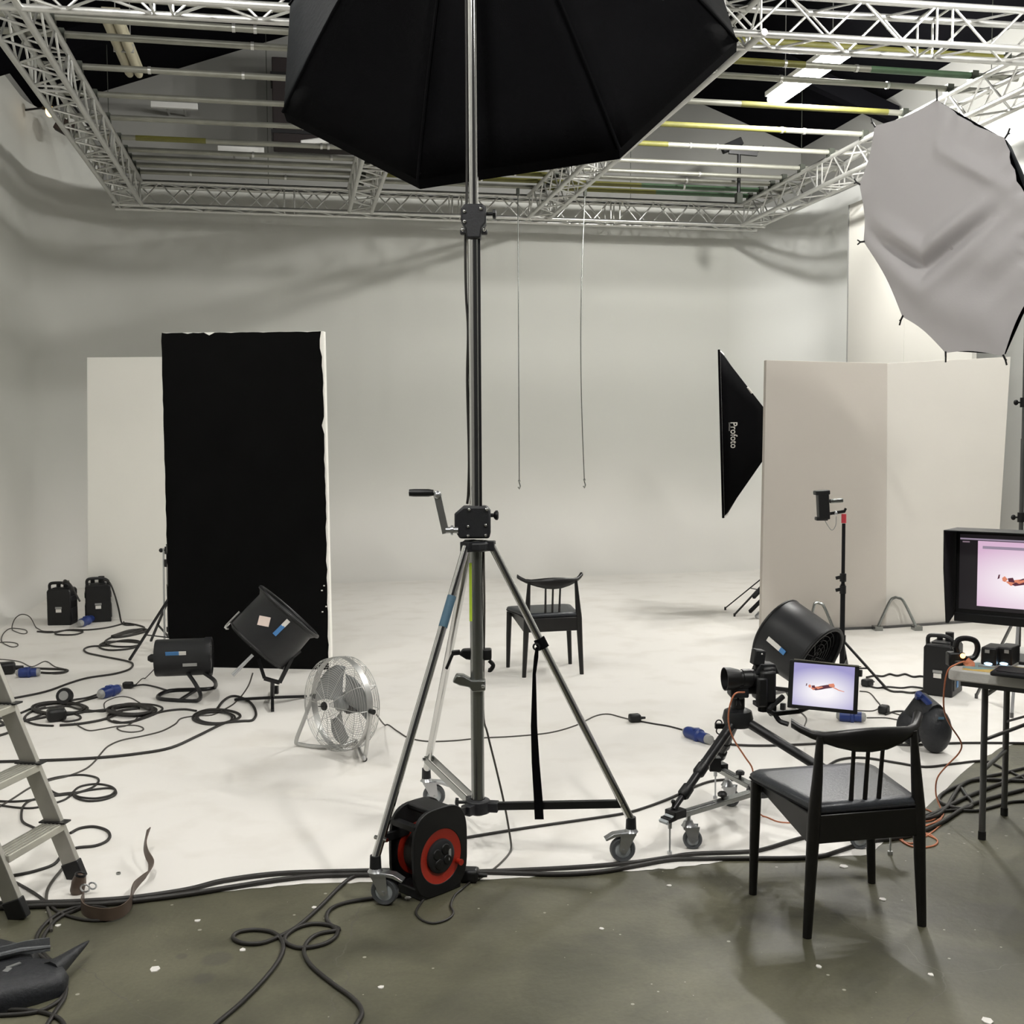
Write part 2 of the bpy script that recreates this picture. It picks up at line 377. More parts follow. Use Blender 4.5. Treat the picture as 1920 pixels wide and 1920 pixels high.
# white painted infinity cove: walls and the sweep to the floor
RC = 1.1
path = []   # (x, y, nx, ny, r)
def addp(x, y, nx, ny, r): path.append((x, y, nx, ny, r))
for k in range(8): addp(XL, 4.2 + (YB - RC - 4.2) * k / 7.0 * .999, -1, 0, .25)
for k in range(1, 13):
    a = PI / 2 * k / 12; addp(XL + RC - RC * math.cos(a), YB - RC + RC * math.sin(a), -math.cos(a), math.sin(a), .25 + (RC - .25) * k / 12)
for k in range(1, 12): addp(XL + RC + (XR - XL - 2 * RC) * k / 12, YB, 0, 1, RC)
for k in range(0, 13):
    a = PI / 2 * k / 12; addp(XR - RC + RC * math.sin(a), YB - RC + RC * math.cos(a), math.sin(a), math.cos(a), RC - (RC - .5) * k / 12)
for k in range(1, 8): addp(XR, YB - RC - (YB - RC - 6.6) * k / 7, 1, 0, .5)
PA = [PI / 2 * j / 14 for j in range(15)]
b = MB(); rings = []
for (x, y, nx, ny, r) in path:
    ring = [V((x - nx * r * (1 - math.sin(a)), y - ny * r * (1 - math.sin(a)), .0015 + r * (1 - math.cos(a)))) for a in PA]
    ring += [V((x, y, z)) for z in (1.6, 2.4, 3.2, 4.0, 5.62 if nx < -.5 else 4.9)]
    rings.append(ring)
n = len(rings[0])
b.add([p for r in rings for p in r], [(i * n + j, (i + 1) * n + j, (i + 1) * n + j + 1, i * n + j + 1) for i in range(len(rings) - 1) for j in range(n - 1)])
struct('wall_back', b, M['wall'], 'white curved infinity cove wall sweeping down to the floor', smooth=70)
edge_px = [(-60, 1704), (0, 1701), (60, 1700), (130, 1696), (200, 1692), (260, 1690), (320, 1681), (380, 1674), (440, 1668), (520, 1661), (600, 1657), (690, 1655), (800, 1652), (880, 1649), (960, 1645), (1040, 1643), (1120, 1637), (1200, 1632), (1260, 1628), (1330, 1618), (1400, 1612), (1480, 1610), (1560, 1607), (1625, 1602), (1650, 1583), (1700, 1545), (1760, 1490), (1830, 1430), (1880, 1402), (1960, 1380), (2100, 1345)]
fl = [G(px + random.uniform(-3, 3), py + random.uniform(-1.2, 1.2), .0015) for px, py in edge_px]
fl2 = []
for i in range(len(fl) - 1):
    for k in range(5):
        p = fl[i].lerp(fl[i + 1], k / 5); fl2.append(p + V((0, random.uniform(-.008, .008), 0)))
fl2.append(fl[-1]); 
inner = [r[0] for r in rings]
poly = [V((XL + .25, 4.2, .0015))] + fl2 + [V((XR - .5, 6.6, .0015))] + inner[::-1][1:-1]
poly = [p for p in poly]
me = bpy.data.meshes.new('cove_floor'); bm = bmesh.new()
vs = [bm.verts.new(p) for p in poly]; f = bm.faces.new(vs); bmesh.ops.triangulate(bm, faces=[f]); bmesh.ops.recalc_face_normals(bm, faces=bm.faces)
for f in bm.faces:
    if f.normal.z < 0: f.normal_flip()
bm.to_mesh(me); bm.free(); me.materials.append(M['cycfloor'])
o = bpy.data.objects.new('floor_painted', me); COL.objects.link(o); o['kind'] = 'structure'; o['label'] = 'white painted cove floor with scuffed ragged front edge'
# building shell
def wallbox(name, x0, x1, y0, y1, z1, m=M['shell']):
    return struct(name, MB().box(((x0 + x1) / 2, (y0 + y1) / 2, z1 / 2), (x1 - x0, y1 - y0, z1)), m)
wallbox('wall_left', XL - .35, XL - .05, YF, YB + .35, ZE)
wallbox('wall_right', XR + .05, XR + .35, YF, YB + .35, ZE)
for nm, y in (('wall_gable', YB + .06), ('wall_front', YF - .3)):
    b = MB(); pl = [(XL - .05, 0), (XR + .05, 0), (XR + .05, ZE), (XM, ZR), (XL - .05, ZE)]
    b.prism(pl, (0, y, 0), (1, 0, 0), (0, 0, 1), (0, 1, 0), .25); struct(nm, b, M['shell'] if nm == 'wall_gable' else M['dark'])
for nm, x0, x1, z0, z1 in (('ceiling', XL - .35, XM, ZE - .12, ZR), ('ceiling', XM, XR + .35, ZR, ZE - .12)):
    b = MB(); b.prism([(x0, z0), (x1, z1), (x1, z1 + .1), (x0, z0 + .1)], (0, YF - .3, 0), (1, 0, 0), (0, 0, 1), (0, 1, 0), YB - YF + .7)
    struct(nm, b, M['roof'])
for k, y in enumerate((0.5, 4.4, 8.3, 12.2)):   # dark rafters
    b = MB(); b.prism([(XL, ZE - .2), (XM, ZR - .2), (XR, ZE - .2), (XR, ZE - .42), (XM, ZR - .42), (XL, ZE - .42)], (0, y, 0), (1, 0, 0), (0, 0, 1), (0, 1, 0), .12)
    struct('trim_%d' % (k + 1), b, M['roof'])

# ------------------------------------------------------------------ trusses
TZ, TS = 4.5, .32
seg_cache = {}
def rod_obj(name, p0, p1, r, m, parent, off, n=8):
    L = round((p1 - p0).length, 3); key = (name, L, r, m.name, n)
    if key not in seg_cache:
        me = mesh_of(name, MB().cyl((0, 0, -L / 2), (0, 0, L / 2), r, n=n)); me.materials.append(m); seg_cache[key] = me
    o = bpy.data.objects.new(name, seg_cache[key]); COL.objects.link(o); o.parent = parent
    q = V((0, 0, 1)).rotation_difference((p1 - p0).normalized())
    o.matrix_local = Matrix.Translation((p0 + p1) / 2 - off) @ q.to_matrix().to_4x4()
    return o
def truss(p0, p1, label, sections=2):
    p0, p1 = V(p0), V(p1); a = (p1 - p0).normalized(); s = a.cross(UP).normalized(); L = (p1 - p0).length
    t = T('lighting_truss', label, 'truss', (p0 + p1) / 2, group='aluminium lighting trusses overhead')
    off = t.loc; h = TS / 2 - .025
    cs = {(i, j): s * (i * h) + UP * (TS / 2 + j * h) for i in (-1, 1) for j in (-1, 1)}
    for c in cs.values(): rod_obj('chord', p0 + c, p1 + c, .025, M['alu'], t.o, off, 12)
    nseg = max(2, round(L / sections)); pitch = L / nseg
    for g in range(nseg):
        a0 = p0 + a * (g * pitch + .06); k = max(2, 2 * round((pitch - .12) / .52)); st = (pitch - .12) / k
        faces = [((-1, -1), (-1, 1)), ((1, -1), (1, 1)), ((-1, -1), (1, -1)), ((-1, 1), (1, 1))]
        for fi, (c0, c1) in enumerate(faces):
            for i in range(k):
                u0, u1 = (c0, c1) if (i + fi) % 2 == 0 else (c1, c0)
                rod_obj('brace', a0 + a * (i * st) + cs[u0], a0 + a * ((i + 1) * st) + cs[u1], .0095, M['alu'], t.o, off, 6)
            for e in (0, 1):
                if g == 0 and e == 0 or g == nseg - 1 and e == 1 or True:
                    q = a0 + a * (e * k * st); rod_obj('end_post', q + cs[c0], q + cs[c1], .0095, M['alu'], t.o, off, 6)
    # steel suspension cables to the roof
    for f in (.22, .78):
        q = p0.lerp(p1, f); top = V((q.x, q.y, roof_z(q.x) - .1))
        rod_obj('hanging_wire', q + UP * TS, top, .004, M['coupler'], t.o, off, 6)
    return t
TXL, TX2, TX3, TXR = -1.80, .90, 3.14, 6.0
TYF, TYB = 7.45, 14.0
truss((TXL, TYF, TZ), (TXL, TYB, TZ), 'aluminium truss running along the dark wall side, ending near the orange lamp')
truss((TX2, TYF, TZ), (TX2, TYB, TZ), 'short visible truss run emerging below the tip of the black octagonal softbox')
truss((TX3, TYF, TZ), (TX3, TYB, TZ), 'truss slanting up along the lower edge of the black octagonal softbox')
truss((TXR, TYF, TZ), (TXR, TYB, TZ), 'truss beside the bright wall, running behind the white softbox')
fa_, fb_ = G(50, 22, TZ), G(1920, 124, TZ); fd_ = (fb_ - fa_).normalized(); fo_ = fd_.cross(UP).normalized() * .135
fo_ = -fo_ if fo_.y < 0 else fo_
truss(fa_ - fd_ * .95 - fo_, fb_ + fd_ * 1.0 - fo_, 'brightly lit truss crossing nearest overhead at the top of the view')
truss((-2.0, TYB + .17, TZ), (6.2, TYB + .17, TZ), 'farthest truss crossing along the top of the back wall')
# scaffold tubes lying across the trusses
PYS = [7.6, 8.0, 8.33, 9.0, 9.68, 10.33, 10.97, 11.4, 11.7, 12.0, 12.3]
PLAB = ['yellow painted tube just behind the nearest truss', 'second tube behind the nearest truss, yellow and green sections', 'third tube behind the nearest truss, plain grey', 'tube crossing under the far end of the lit lamp, dull yellow end',
        'tube passing the tip of the black gable shadow, olive yellow', 'sixth tube from the nearest truss, grey with a white reflection', 'seventh tube from the nearest truss, shiny grey', 'fourth tube before the back truss, plain grey',
        'third tube before the back truss, grey', 'second tube before the back truss, half yellow half green', 'last tube before the back truss, yellow and green halves']
SECT = {0: [('yellow', 3.4, 5.9)], 1: [('yellow', 3.3, 4.3), ('green', 4.9, 5.9)], 3: [('yellow', 4.2, 5.7)], 4: [('yellow', 3.3, 5.0)], 5: [('yellow', 3.2, 4.0)], 6: [('yellow', -1.5, -.8)],
        8: [('yellow', .9, 3.1)], 9: [('yellow', 1.1, 4.3), ('green', 4.3, 5.9)], 10: [('yellow', 3.2, 4.6), ('green', 4.6, 5.9)]}
PZ = TZ + TS + .03
for i, y in enumerate(PYS):
    y *= 1.12
    t = T('scaffold_tube', PLAB[i], 'pipe', (2.1, y, PZ - .024), group='scaffold tubes across the trusses')
    t.part('steel_pipe', MB().cyl((TXL - .3, y, PZ), (TXR + .3, y, PZ), .027, n=12), M['tube'])
    for (c, x0, x1) in SECT.get(i, []): t.part('painted_section', MB().cyl((x0, y, PZ), (x1, y, PZ), .0285, n=12), M[c], label=c + ' painted length')
    for x in (TXL + .13, TX2, TX3, TXR - .13):
        b = MB().box((x, y, PZ - .01), (.06, .085, .09)); b.cyl((x, y + .05, PZ + .02), (x, y + .09, PZ + .02), .012, n=6)
        t.part('coupler', b, M['coupler'])
    for x in [random.uniform(-1.2, 5.4) for _ in range(4)]:
        t.part('joint_ring', MB().cyl((x - .012, y, PZ), (x + .012, y, PZ), .033, n=10), M['alu'])

# ------------------------------------------------------------------ fluorescent lamps
def batten(x, y0, y1, watts, label, lit=True):
    z = LAMP_Z; ym = (y0 + y1) / 2
    t = T('fluorescent_lamp', label, 'lamp', (x, ym, z), group='twin tube ceiling lamps')
    b = MB().box((x, ym, z + .06), (.22 if lit else .15, y1 - y0, .05)); t.part('housing', b, M['lampwhite'] if lit else M['lampbody'], bevel=.006)
    if lit:
        for s in (-.065, .065): t.part('tube', MB().cyl((x + s, y0 + .03, z), (x + s, y1 - .03, z), .03, n=12), M['glow'])
        for y in (y0 + .015, y1 - .015): t.part('end_cap', MB().box((x, y, z + .005), (.16, .03, .06)), M['lampwhite'])
    else:
        for s in (-.042, .042):
            t.part('diffuser', MB().lathe([(.001, 0), (.034, .01), (.04, .06), (.04, y1 - y0 - .06), (.034, y1 - y0 - .01), (.001, y1 - y0)], (x + s, y0, z), (0, 1, 0), n=12), M['lampbody'])
        t.part('latch', MB().box((x, ym, z), (.17, .02, .07)), M['greyp'])
    for y in (y0 + .25, y1 - .25):
        t.part('hanging_wire', MB().cyl((x, y, z + .07), (x, y, roof_z(x) - .1), .004, n=6), M['greyp'])
    if lit:
        for k in range(3):      # bare tubes shine sideways as well as down
            ld = bpy.data.lights.new('lamp_light', 'POINT'); ld.shadow_soft_size = .06; ld.energy = watts / 3; ld.color = (1, .98, .935)
            lo = bpy.data.objects.new('lamp_light', ld); COL.objects.link(lo); lo.parent = t.o; lo.location = (0, (k - 1) * (y1 - y0) * .33, -.09)
for (x, y0, y1, wt), lb in zip(LAMPS, ['brightly lit twin fluorescent lamp hanging above the pipes', 'lit fluorescent lamp above the nearest truss, over the table', 'lit fluorescent lamp above the nearest truss, over the ladder', 'lit fluorescent lamp over the concrete, on the ladder side', 'lit fluorescent lamp over the concrete, on the table side']):
    batten(x, y0, y1, wt, lb)
p0 = G(207, 33, LAMP_Z); p1 = G(253, 140, LAMP_Z)
batten((p0.x + p1.x) / 2, p0.y, p1.y, 0, 'unlit cream fluorescent lamp above the pipes over the dark side', lit=False)
for (px, py, dz, nm) in ((327, 198, 0, 'small white batten high on the gable, beside the black roof slope'), (452, 281, 0, 'small white batten just above the pipes, lower of the two')):
    p = D(px, py, 13.9); b = MB().box(p, (.55, .06, .07))
    t = T('wall_batten', nm, 'lamp', p, group='small white wall battens')
    t.part('housing', b, M['lampwhite'], bevel=.005); t.part('bracket', MB().bar(p + V((.1, 0, 0)), V((p.x + .1, YB + .1, p.z)), .02, .02).bar(p + V((-.1, 0, 0)), V((p.x - .1, YB + .1, p.z)), .02, .02), M['greyp'])
# amber bulkhead lamp
p = D(93, 208, 12.9)
t = T('wall_lamp', 'small glowing amber lamp beside the truss on the dark wall', 'lamp', p)
t.part('bulb', MB().ball(p, .045, sc=(1, .8, 1.5)), M['bulb']); t.part('arm', MB().tube([p, p + V((-.08, .1, .06)), V((XL, p.y + .2, p.z + .05))], .012), M['blackmetal'])
t.part('shade', MB().lathe([(.03, .06), (.07, .02), (.08, 0)], p + UP * .03, (0, 0, 1), n=16), M['blackmetal'])
p = D(125, 240, 13.2); t = T('flood_light', 'dark flood light tilted under the truss by the dark wall', 'lamp', p)
t.part('housing', MB().box(p, (.24, .12, .16), Matrix.Rotation(.5, 3, 'Y')), M['maroon'], bevel=.01); t.part('bracket', MB().tube([p, p + V((.05, .05, .3)), V((TXL, p.y, TZ + .3))], .014), M['blackmetal'])
# dark duct high on the gable
p = D(512, 265, 13.75)
t = T('air_duct', 'dark maroon box duct high behind the pipes beside the black softbox', 'duct', (p.x + .55, p.y, p.z))
t.part('duct_body', MB().box((p.x + .55, p.y + .25, p.z + .5), (1.1, .5, 1.0)), M['maroon'], bevel=.01)
for z in (.12, .8): t.part('duct_flange', MB().box((p.x + .55, p.y + .25, p.z + z), (1.14, .54, .04)), M['blackmetal'])
p = D(590, 267, 13.2); t = T('spot_lamp', 'crumpled white foil strip lamp at the edge of the black softbox', 'lamp', p)
t.part('reflector', MB().box(p, (.32, .12, .05), Matrix.Rotation(-.12, 3, 'Y')).bar(p + V((-.15, 0, 0)), p + V((.2, 0, .06)), .1, .02), M['lampwhite'], bevel=.008)
t.part('bracket', MB().cyl(p, (p.x, p.y, PZ + .25), .01), M['blackmetal'])
# black luminaire standing on a pipe
base = D(1385, 372, 13.6); t = T('pipe_luminaire', 'black spotlight on a short post rising above the far pipes', 'lamp', base)
t.part('post', MB().cyl(base, base + UP * .55, .022, n=10), M['blackmetal'])
hd = base + UP * .55
t.part('lamp_head', MB().bar(hd + RH * -.2 + UP * .02, hd + RH * .03 + UP * .12, .12, .09), M['blackmat'], bevel=.01)
t.part('yoke', MB().bar(hd + RH * -.12, hd + RH * .22 + UP * -.03, .05, .05).bar(hd + RH * .2, hd + RH * .3 + UP * .05, .04, .04), M['blackmetal'])
t.part('clamp', MB().box(base, (.07, .08, .12)), M['coupler'])
# hanging wires with hooks
for (px, top, bot, bow, lb) in ((971, 360, 905, .0, 'straight thin wire hanging in front of the back wall'), (1097, 360, 903, -.045, 'slightly bowed thin wire hanging in front of the back wall')):
    d = 12.9; a = D(px, top, d); e = D(px + (-2 if bow else 2), bot, d)
    e.x, e.y = (a.x + (-.012 if bow else 0)), a.y
    t = T('hanging_wire', lb, 'wire', e, group='thin wires hanging from the pipes')
    pts = [a.lerp(e, k / 10) + RH * (bow * math.sin(PI * k / 10)) for k in range(11)]
    t.part('wire_rope', MB().tube(spline(pts, 3), .006, 6), M['steel'])
    t.part('hook', MB().tube([e, e + UP * -.04 + RH * .012, e + UP * -.075, e + UP * -.05 - RH * .014], .007, 6).ball(e + UP * .02, .014), M['steel'])
    t.part('upper_clip', MB().box(a, (.03, .05, .08)), M['coupler'])

# ------------------------------------------------------------------ cables
def cable(label, pts, r=.007, m='cable', group=None, name='cable', z=None, extra=None, step=5, cat='cable'):
    P = []
    for p in pts:
        P.append(V(p) if len(p) == 3 else G(p[0], p[1], (r if z is None else z)))
    S_ = [V((p.x, p.y, max(p.z, r * .9))) for p in spline(P, step)]
    return single(name, label, cat, MB().tube(S_, r, 7), M[m], group=group, smooth=80)
# ------------------------------------------------------------------ wind-up stand
FR, FL, FB = G(1183, 1614), G(705, 1694), G(800, 1512)
CC = (FR + FL + FB) / 3
cd_ = CC.dot(FH); K = cd_ / F_PX
def zy(py, d=cd_): return CAM.z - (py - 829) * d / F_PX
st = T('wind_up_stand', 'tall chromed wind-up stand on castors holding the black octagonal softbox', 'light stand', CC)
def colpt(z): return V((CC.x, CC.y, z))
st.part('column', MB().cyl(colpt(.165), colpt(zy(1015)), .0275, n=20), M['steel'])
st.part('middle_tube', MB().cyl(colpt(zy(1000)), colpt(zy(440)), .0255, n=20), M['chrome'])
st.part('upper_tube', MB().cyl(colpt(zy(430)), colpt(4.62), .0195, n=20), M['chrome'])
st.part('rack_strip', MB().box(colpt((zy(1000) + zy(440)) / 2) + RH * .02 - FH * .014, (.012, .012, zy(440) - zy(1000)), Matrix.Rotation(-YAW, 3, 'Z')), M['blackmetal'])
MR = Matrix.Rotation(-YAW, 3, 'Z')
# winch
b = MB(); z0, z1 = zy(1008), zy(948)
b.prism([(-.085, z0 + .035), (-.065, z0), (.055, z0), (.06, z0 + .02), (.06, z1 - .02), (.045, z1), (-.05, z1), (-.085, z1 - .03)], colpt(0) - FH * .05, RH, UP, FH, .1)
wb = st.part('winch_box', b, M['castbl'], bevel=.008)
b = MB()
for (a, z) in ((-.025, z1 - .012), (.045, z1 - .012), (-.03, z0 + .05), (.04, z0 + .055), (-.03, z0 + .012), (.04, z0 + .014)): b.ball(colpt(z) + RH * a - FH * .052, .007, 8, 6)
st.part('bolt_heads', b, M['chrome'], wb)
hub = colpt(zy(992)) - RH * .1 - FH * .05
b = MB().cyl(hub + RH * .03, hub - RH * .02, .013); b.cyl(colpt(zy(992)) - RH * .09 - FH * .05, hub, .02)
e1 = hub - RH * .02; e2 = D(820, 928, cd_ - .06)
b.bar(e1 + UP * -.012, e2, .012, .028, hint=RH); b.ball(e2, .017, 10, 6); st.part('crank_arm', b, M['zinc'])
g0 = D(813, 924, cd_ - .06); g1 = D(770, 924, cd_ - .06)
st.part('crank_grip', MB().lathe([(.001, 0), (.012, .0), (.0155, .02), (.0155, .08), (.014, .098), (.001, .1)], g0, g1 - g0, n=14), M['black'])
kx = colpt(zy(966)) + RH * .055
st.part('lock_knob', MB().cyl(kx, kx + RH * .02, .008).lathe([(.001, 0), (.012, 0), (.02, .008), (.02, .016), (.012, .02), (.001, .02)], kx + RH * .018, RH, n=10), M['black'])
# collar
b = MB(); zc = zy(1023)
b.lathe([(.03, -.022), (.05, -.022), (.062, -.015), (.062, .012), (.05, .02), (.03, .02)], colpt(zc), UP, n=24)
for F in (FR, FL, FB):
    dr = (F - CC); dr.z = 0; dr.normalize(); b.bar(colpt(zc) + dr * .03, colpt(zc) + dr * .078, .045, .04)
co = st.part('leg_collar', b, M['castbl'], bevel=.003)
# upper coupling
b = MB(); za, zb = zy(455), zy(393)
b.prism([(-.028, za), (.028, za), (.033, za + .04), (.05, za + .06), (.05, zb - .012), (.036, zb), (-.036, zb), (-.05, zb - .02), (-.05, za + .07), (-.033, za + .04)], colpt(0) - FH * .045, RH, UP, FH, .08)
b.bar(colpt(za + .03) - RH * .055, colpt(za + .03) + RH * .055, .03, .02)
uc = st.part('tube_coupling', b, M['castbl'], bevel=.006)
b = MB()
for (a, z) in ((-.034, zb - .03), (-.034, zb - .07), (.03, zb - .02), (-.042, za + .032), (.042, za + .032)): b.ball(colpt(z) + RH * a - FH * .047, .008, 8, 6)
st.part('bolt_heads', b, M['chrome'], uc)
k0 = colpt(zy(408)) + RH * .05
st.part('coupling_knob', MB().cyl(k0, k0 + RH * .03, .007).lathe([(.001, 0), (.018, .002), (.02, .014), (.001, .018)], k0 + RH * .024, RH, n=8), M['black'])
# legs, braces, castors
def caster(t, foot, ztop, roll, r=.052, stemh=0, wheel_m='rubber', centre='wheelc', trail=.035, brake=True):
    """foot: floor point under the wheel contact is foot + trail*roll"""
    roll = V(roll).normalized(); ax = roll.cross(UP)
    wc = V((foot.x, foot.y, r)) + roll * trail; sv = V((foot.x, foot.y, 0))
    f = MB(); zf = 2 * r + .018
    f.lathe([(.001, zf + .022), (.018, zf + .022), (.024, zf + .008), (.03, zf), (.001, zf)], sv, UP, n=16)
    f.box(sv + roll * trail * .4 + UP * (zf - .006), (.052, .06, .008), Matrix((ax, roll, UP)).transposed())
    for s in (-1, 1):
        o = sv + ax * (s * .021 - .002)
        f.prism([(-.02, zf), (.045, zf), (trail + .018, r + .0), (trail, r - .016), (trail - .018, r)], o, roll, UP, ax, .004)
    f.cyl(wc - ax * .028, wc + ax * .028, .006)
    f.cyl(sv + UP * zf, V((foot.x, foot.y, ztop)), .011)
    fo = t.part('caster', f, M['zinc'])
    wh = MB().lathe([(r * .66, -.015), (r * .9, -.0165), (r, -.008), (r, .008), (r * .9, .0165), (r * .66, .015), (r * .66, -.015)], wc, ax, n=28)
    t.part('tyre', wh, M[wheel_m], fo)
    t.part('wheel_disc', MB().lathe([(.001, -.012), (r * .3, -.014), (r * .66, -.01), (r * .66, .01), (r * .3, .014), (.001, .012)], wc, ax, n=24), M[centre], fo)
    if brake:
        bb = MB(); bb.prism([(-.0, zf - .01), (-.0, zf + .004), (.06, zf - .002), (.095, zf - .022), (.09, zf - .03), (.055, zf - .016)], sv + roll * .015 - ax * .02, roll, UP, ax, .04)
        t.part('brake_pedal', bb, M['zinc'], fo, bevel=.002)
    return fo
BZ = .235
for F, nm, roll in ((FR, 0, -RH * .8 - FH * .1), (FL, 1, RH * .9 - FH * .2), (FB, 2, RH * .9 + FH * .1)):
    dr = F - CC; dr.z = 0; R0 = dr.length; dr.normalize()
    top = colpt(zc) + dr * .065; bot = V((F.x, F.y, .17))
    lg = st.part('leg', MB().cyl(top, bot, .0165, n=16), M['chrome'])
    tt = (zc - BZ) / (zc - .17); q = top.lerp(bot, tt)
    hint = UP
    if nm < 2:
        st.part('brace', MB().bar(colpt(.2) + dr * .04, q, .02, .032, hint=UP), M['blackmetal'], bevel=.002)
    else:
        sd = dr.cross(UP); b = MB()
        for s in (-1, 1): b.bar(colpt(.2) + dr * .04 + sd * s * .019, q + sd * s * .019, .006, .03, hint=UP)
        st.part('brace', b, M['steel'])
    st.part('brace_bolt', MB().cyl(q - dr.cross(UP) * .03, q + dr.cross(UP) * .03, .008, n=8), M['chrome'])
    st.part('leg_foot', MB().cyl(bot + UP * .012, bot - UP * .035, .02, .022, n=14), M['dgrey'])
    caster(st, V((F.x, F.y, 0)), .15, roll)
    if nm == 1:
        a = top.lerp(bot, .17); c2 = top.lerp(bot, .275)
        st.part('blue_tape', MB().cyl(a, c2, .018, n=16), M['btape'])
b = MB().lathe([(.03, .17), (.052, .175), (.055, .2), (.05, .225), (.03, .23)], V((CC.x, CC.y, 0)), UP, n=20)
for F in (FR, FL, FB):
    dr = F - CC; dr.z = 0; dr.normalize(); b.bar(colpt(.2) + dr * .03, colpt(.2) + dr * .085, .045, .04)
st.part('brace_collar', b, M['castbl'], bevel=.003)
b = MB().cyl(colpt(.215) - RH * .05, colpt(.215) - RH * .085, .007).lathe([(.001, 0), (.018, 0), (.02, .012), (.001, .016)], colpt(.215) - RH * .08, -RH, n=8)
st.part('lock_knob', b, M['black'])
st.part('yellow_tape', MB().box(colpt((zy(1165) + zy(1055)) / 2) - RH * .0225 - FH * .018, (.012, .006, zy(1055) - zy(1165)), MR), M['ytape'], label='neon yellow tape strip')
# foot plate clamped low on the column
b = MB(); pz = zy(1285)
b.prism([(.035, pz - .025), (.035, pz + .02), (-.02, pz + .02), (-.055, pz + .04), (-.085, pz + .042), (-.1, pz + .012), (-.07, pz - .002), (-.03, pz - .01), (-.02, pz - .03)], colpt(0) - FH * .04, RH, UP, FH, .05)
st.part('tilting_pedal', b, M['steel'], bevel=.006)
st.part('pedal_bolt', MB().ball(colpt(pz - .003) + RH * .025 - FH * .045, .008, 8, 6), M['chrome'])
# super clamp
pz = zy(1235); t = T('super_clamp', 'black lever clamp gripping the column of the wind-up stand', 'clamp', colpt(pz))
b = MB(); b.prism([(-.075, pz + .008), (-.06, pz + .028), (-.02, pz + .03), (.06, pz + .03), (.06, pz - .015), (.0, pz - .018), (-.045, pz - .012)], colpt(0) + FH * .008, RH, UP, FH, .045)
t.part('jaw', b, M['black'], bevel=.006)
t.part('lever', MB().bar(colpt(pz + .015) - RH * .07 + FH * .03, colpt(pz + .012) - RH * .105 + FH * .03, .02, .02).bar(colpt(pz + .014) - RH * .098 + FH * .03, colpt(pz - .055) - RH * .128 + FH * .03, .012, .012), M['blackmetal'], bevel=.003)
t.part('hook', MB().tube(spline([colpt(pz - .02) + RH * .05 + FH * .03, colpt(pz - .04) + RH * .066 + FH * .03, colpt(pz - .06) + RH * .055 + FH * .03, colpt(pz - .06) + RH * .045 + FH * .03], 4), .009, 8), M['black'])
# strap
dr = FR - CC; dr.z = 0; dr.normalize(); top = colpt(zc) + dr * .065; bot = V((FR.x, FR.y, .17))
zs = zy(1206); q = top.lerp(bot, (zc - zs) / (zc - .17)); ax = (bot - top).normalized()
t = T('strap', 'long black fabric strap dangling from the leg of the wind-up stand', 'strap', q)
t.part('leg_loop', MB().cyl(q - ax * .022, q + ax * .022, .024, n=16), M['fabric'])
t.part('buckle', MB().torus(q - RH * .02 - UP * .01 - FH * .02, FH, .013, .004, 16, 6), M['blackmetal'])
b = MB(); zz = [zs - .01, zs - .05, zs - .12, .55, .4, .25, .165]; ww = [.012, .018, .014, .026, .032, .036, .037]; xx = [-.018, -.022, -.03, -.032, -.026, -.016, -.012]
rg = []
for z, wd, x in zip(zz, ww, xx):
    c = V((q.x, q.y, z)) + RH * x - FH * .03
    rg.append([c - RH * wd / 2 - FH * .0015, c + RH * wd / 2 - FH * .0015, c + RH * wd / 2 + FH * .0015, c - RH * wd / 2 + FH * .0015])
t.part('strap_tail', b.loft(rg), M['fabric'])

# ------------------------------------------------------------------ black octagonal softbox
Cc = D(939, 41.3, 5.383); el_, az_, ph_ = math.radians(36.88), math.radians(8.65), math.radians(-148.17)
nb = FH * (math.cos(el_) * math.cos(az_)) + RH * (math.cos(el_) * math.sin(az_)) - UP * math.sin(el_)
maj = nb.cross(UP).normalized(); mnr = maj.cross(nb).normalized(); RO = 1.11
rim = [Cc + (maj * math.cos(ph_ + PI / 4 * k) + mnr * math.sin(ph_ + PI / 4 * k)) * RO for k in range(8)]
apex = Cc - nb * .967
sb = T('octagonal_softbox', 'huge black octagonal softbox overhead on the wind-up stand', 'softbox', colpt(4.1))
dsp = []
NR = 8
for k in range(8):     # eight fabric gores, slightly bowed out like rods under tension
    b = MB(); A, B = rim[k], rim[(k + 1) % 8]; vs = []; S = 8
    for j in range(NR + 1):
        f = .1 + .9 * j / NR
        for i in range(S + 1):
            u = i / S; base = apex.lerp(A.lerp(B, u), f)
            out = (A.lerp(B, u) - Cc).normalized()
            bow = .07 * math.sin(PI * f); sag = -.05 * math.sin(PI * u) * f * (1 - f) * 3
            vs.append(base + out * (bow * .55) - nb * (bow * .35) + out * sag)
    fs = [(j * (S + 1) + i, j * (S + 1) + i + 1, (j + 1) * (S + 1) + i + 1, (j + 1) * (S + 1) + i) for j in range(NR) for i in range(S)]
    b.add(vs, fs)
    mid = (A + B) / 2 - Cc
    g = sb.part('fabric_panel', b, M['sheen'] if k == 7 else M['fabric'], label='panel coloured greyer as if lit' if k == 7 else None)  # side panel's brighter light is put into a greyer fabric colour
    sm = g.modifiers.new('thick', 'SOLIDIFY'); sm.thickness = .004
for k in range(8):
    b = MB(); pts = []
    for j in range(9):
        f = .08 + .92 * j / 8; out = (rim[k] - Cc).normalized(); bow = .07 * math.sin(PI * f)
        pts.append(apex.lerp(rim[k], f) + out * (bow * .55 + .004) - nb * (bow * .35))
    sb.part('rod_seam', b.tube(pts, .007, 6), M['fabric'])
b = MB(); lip = []
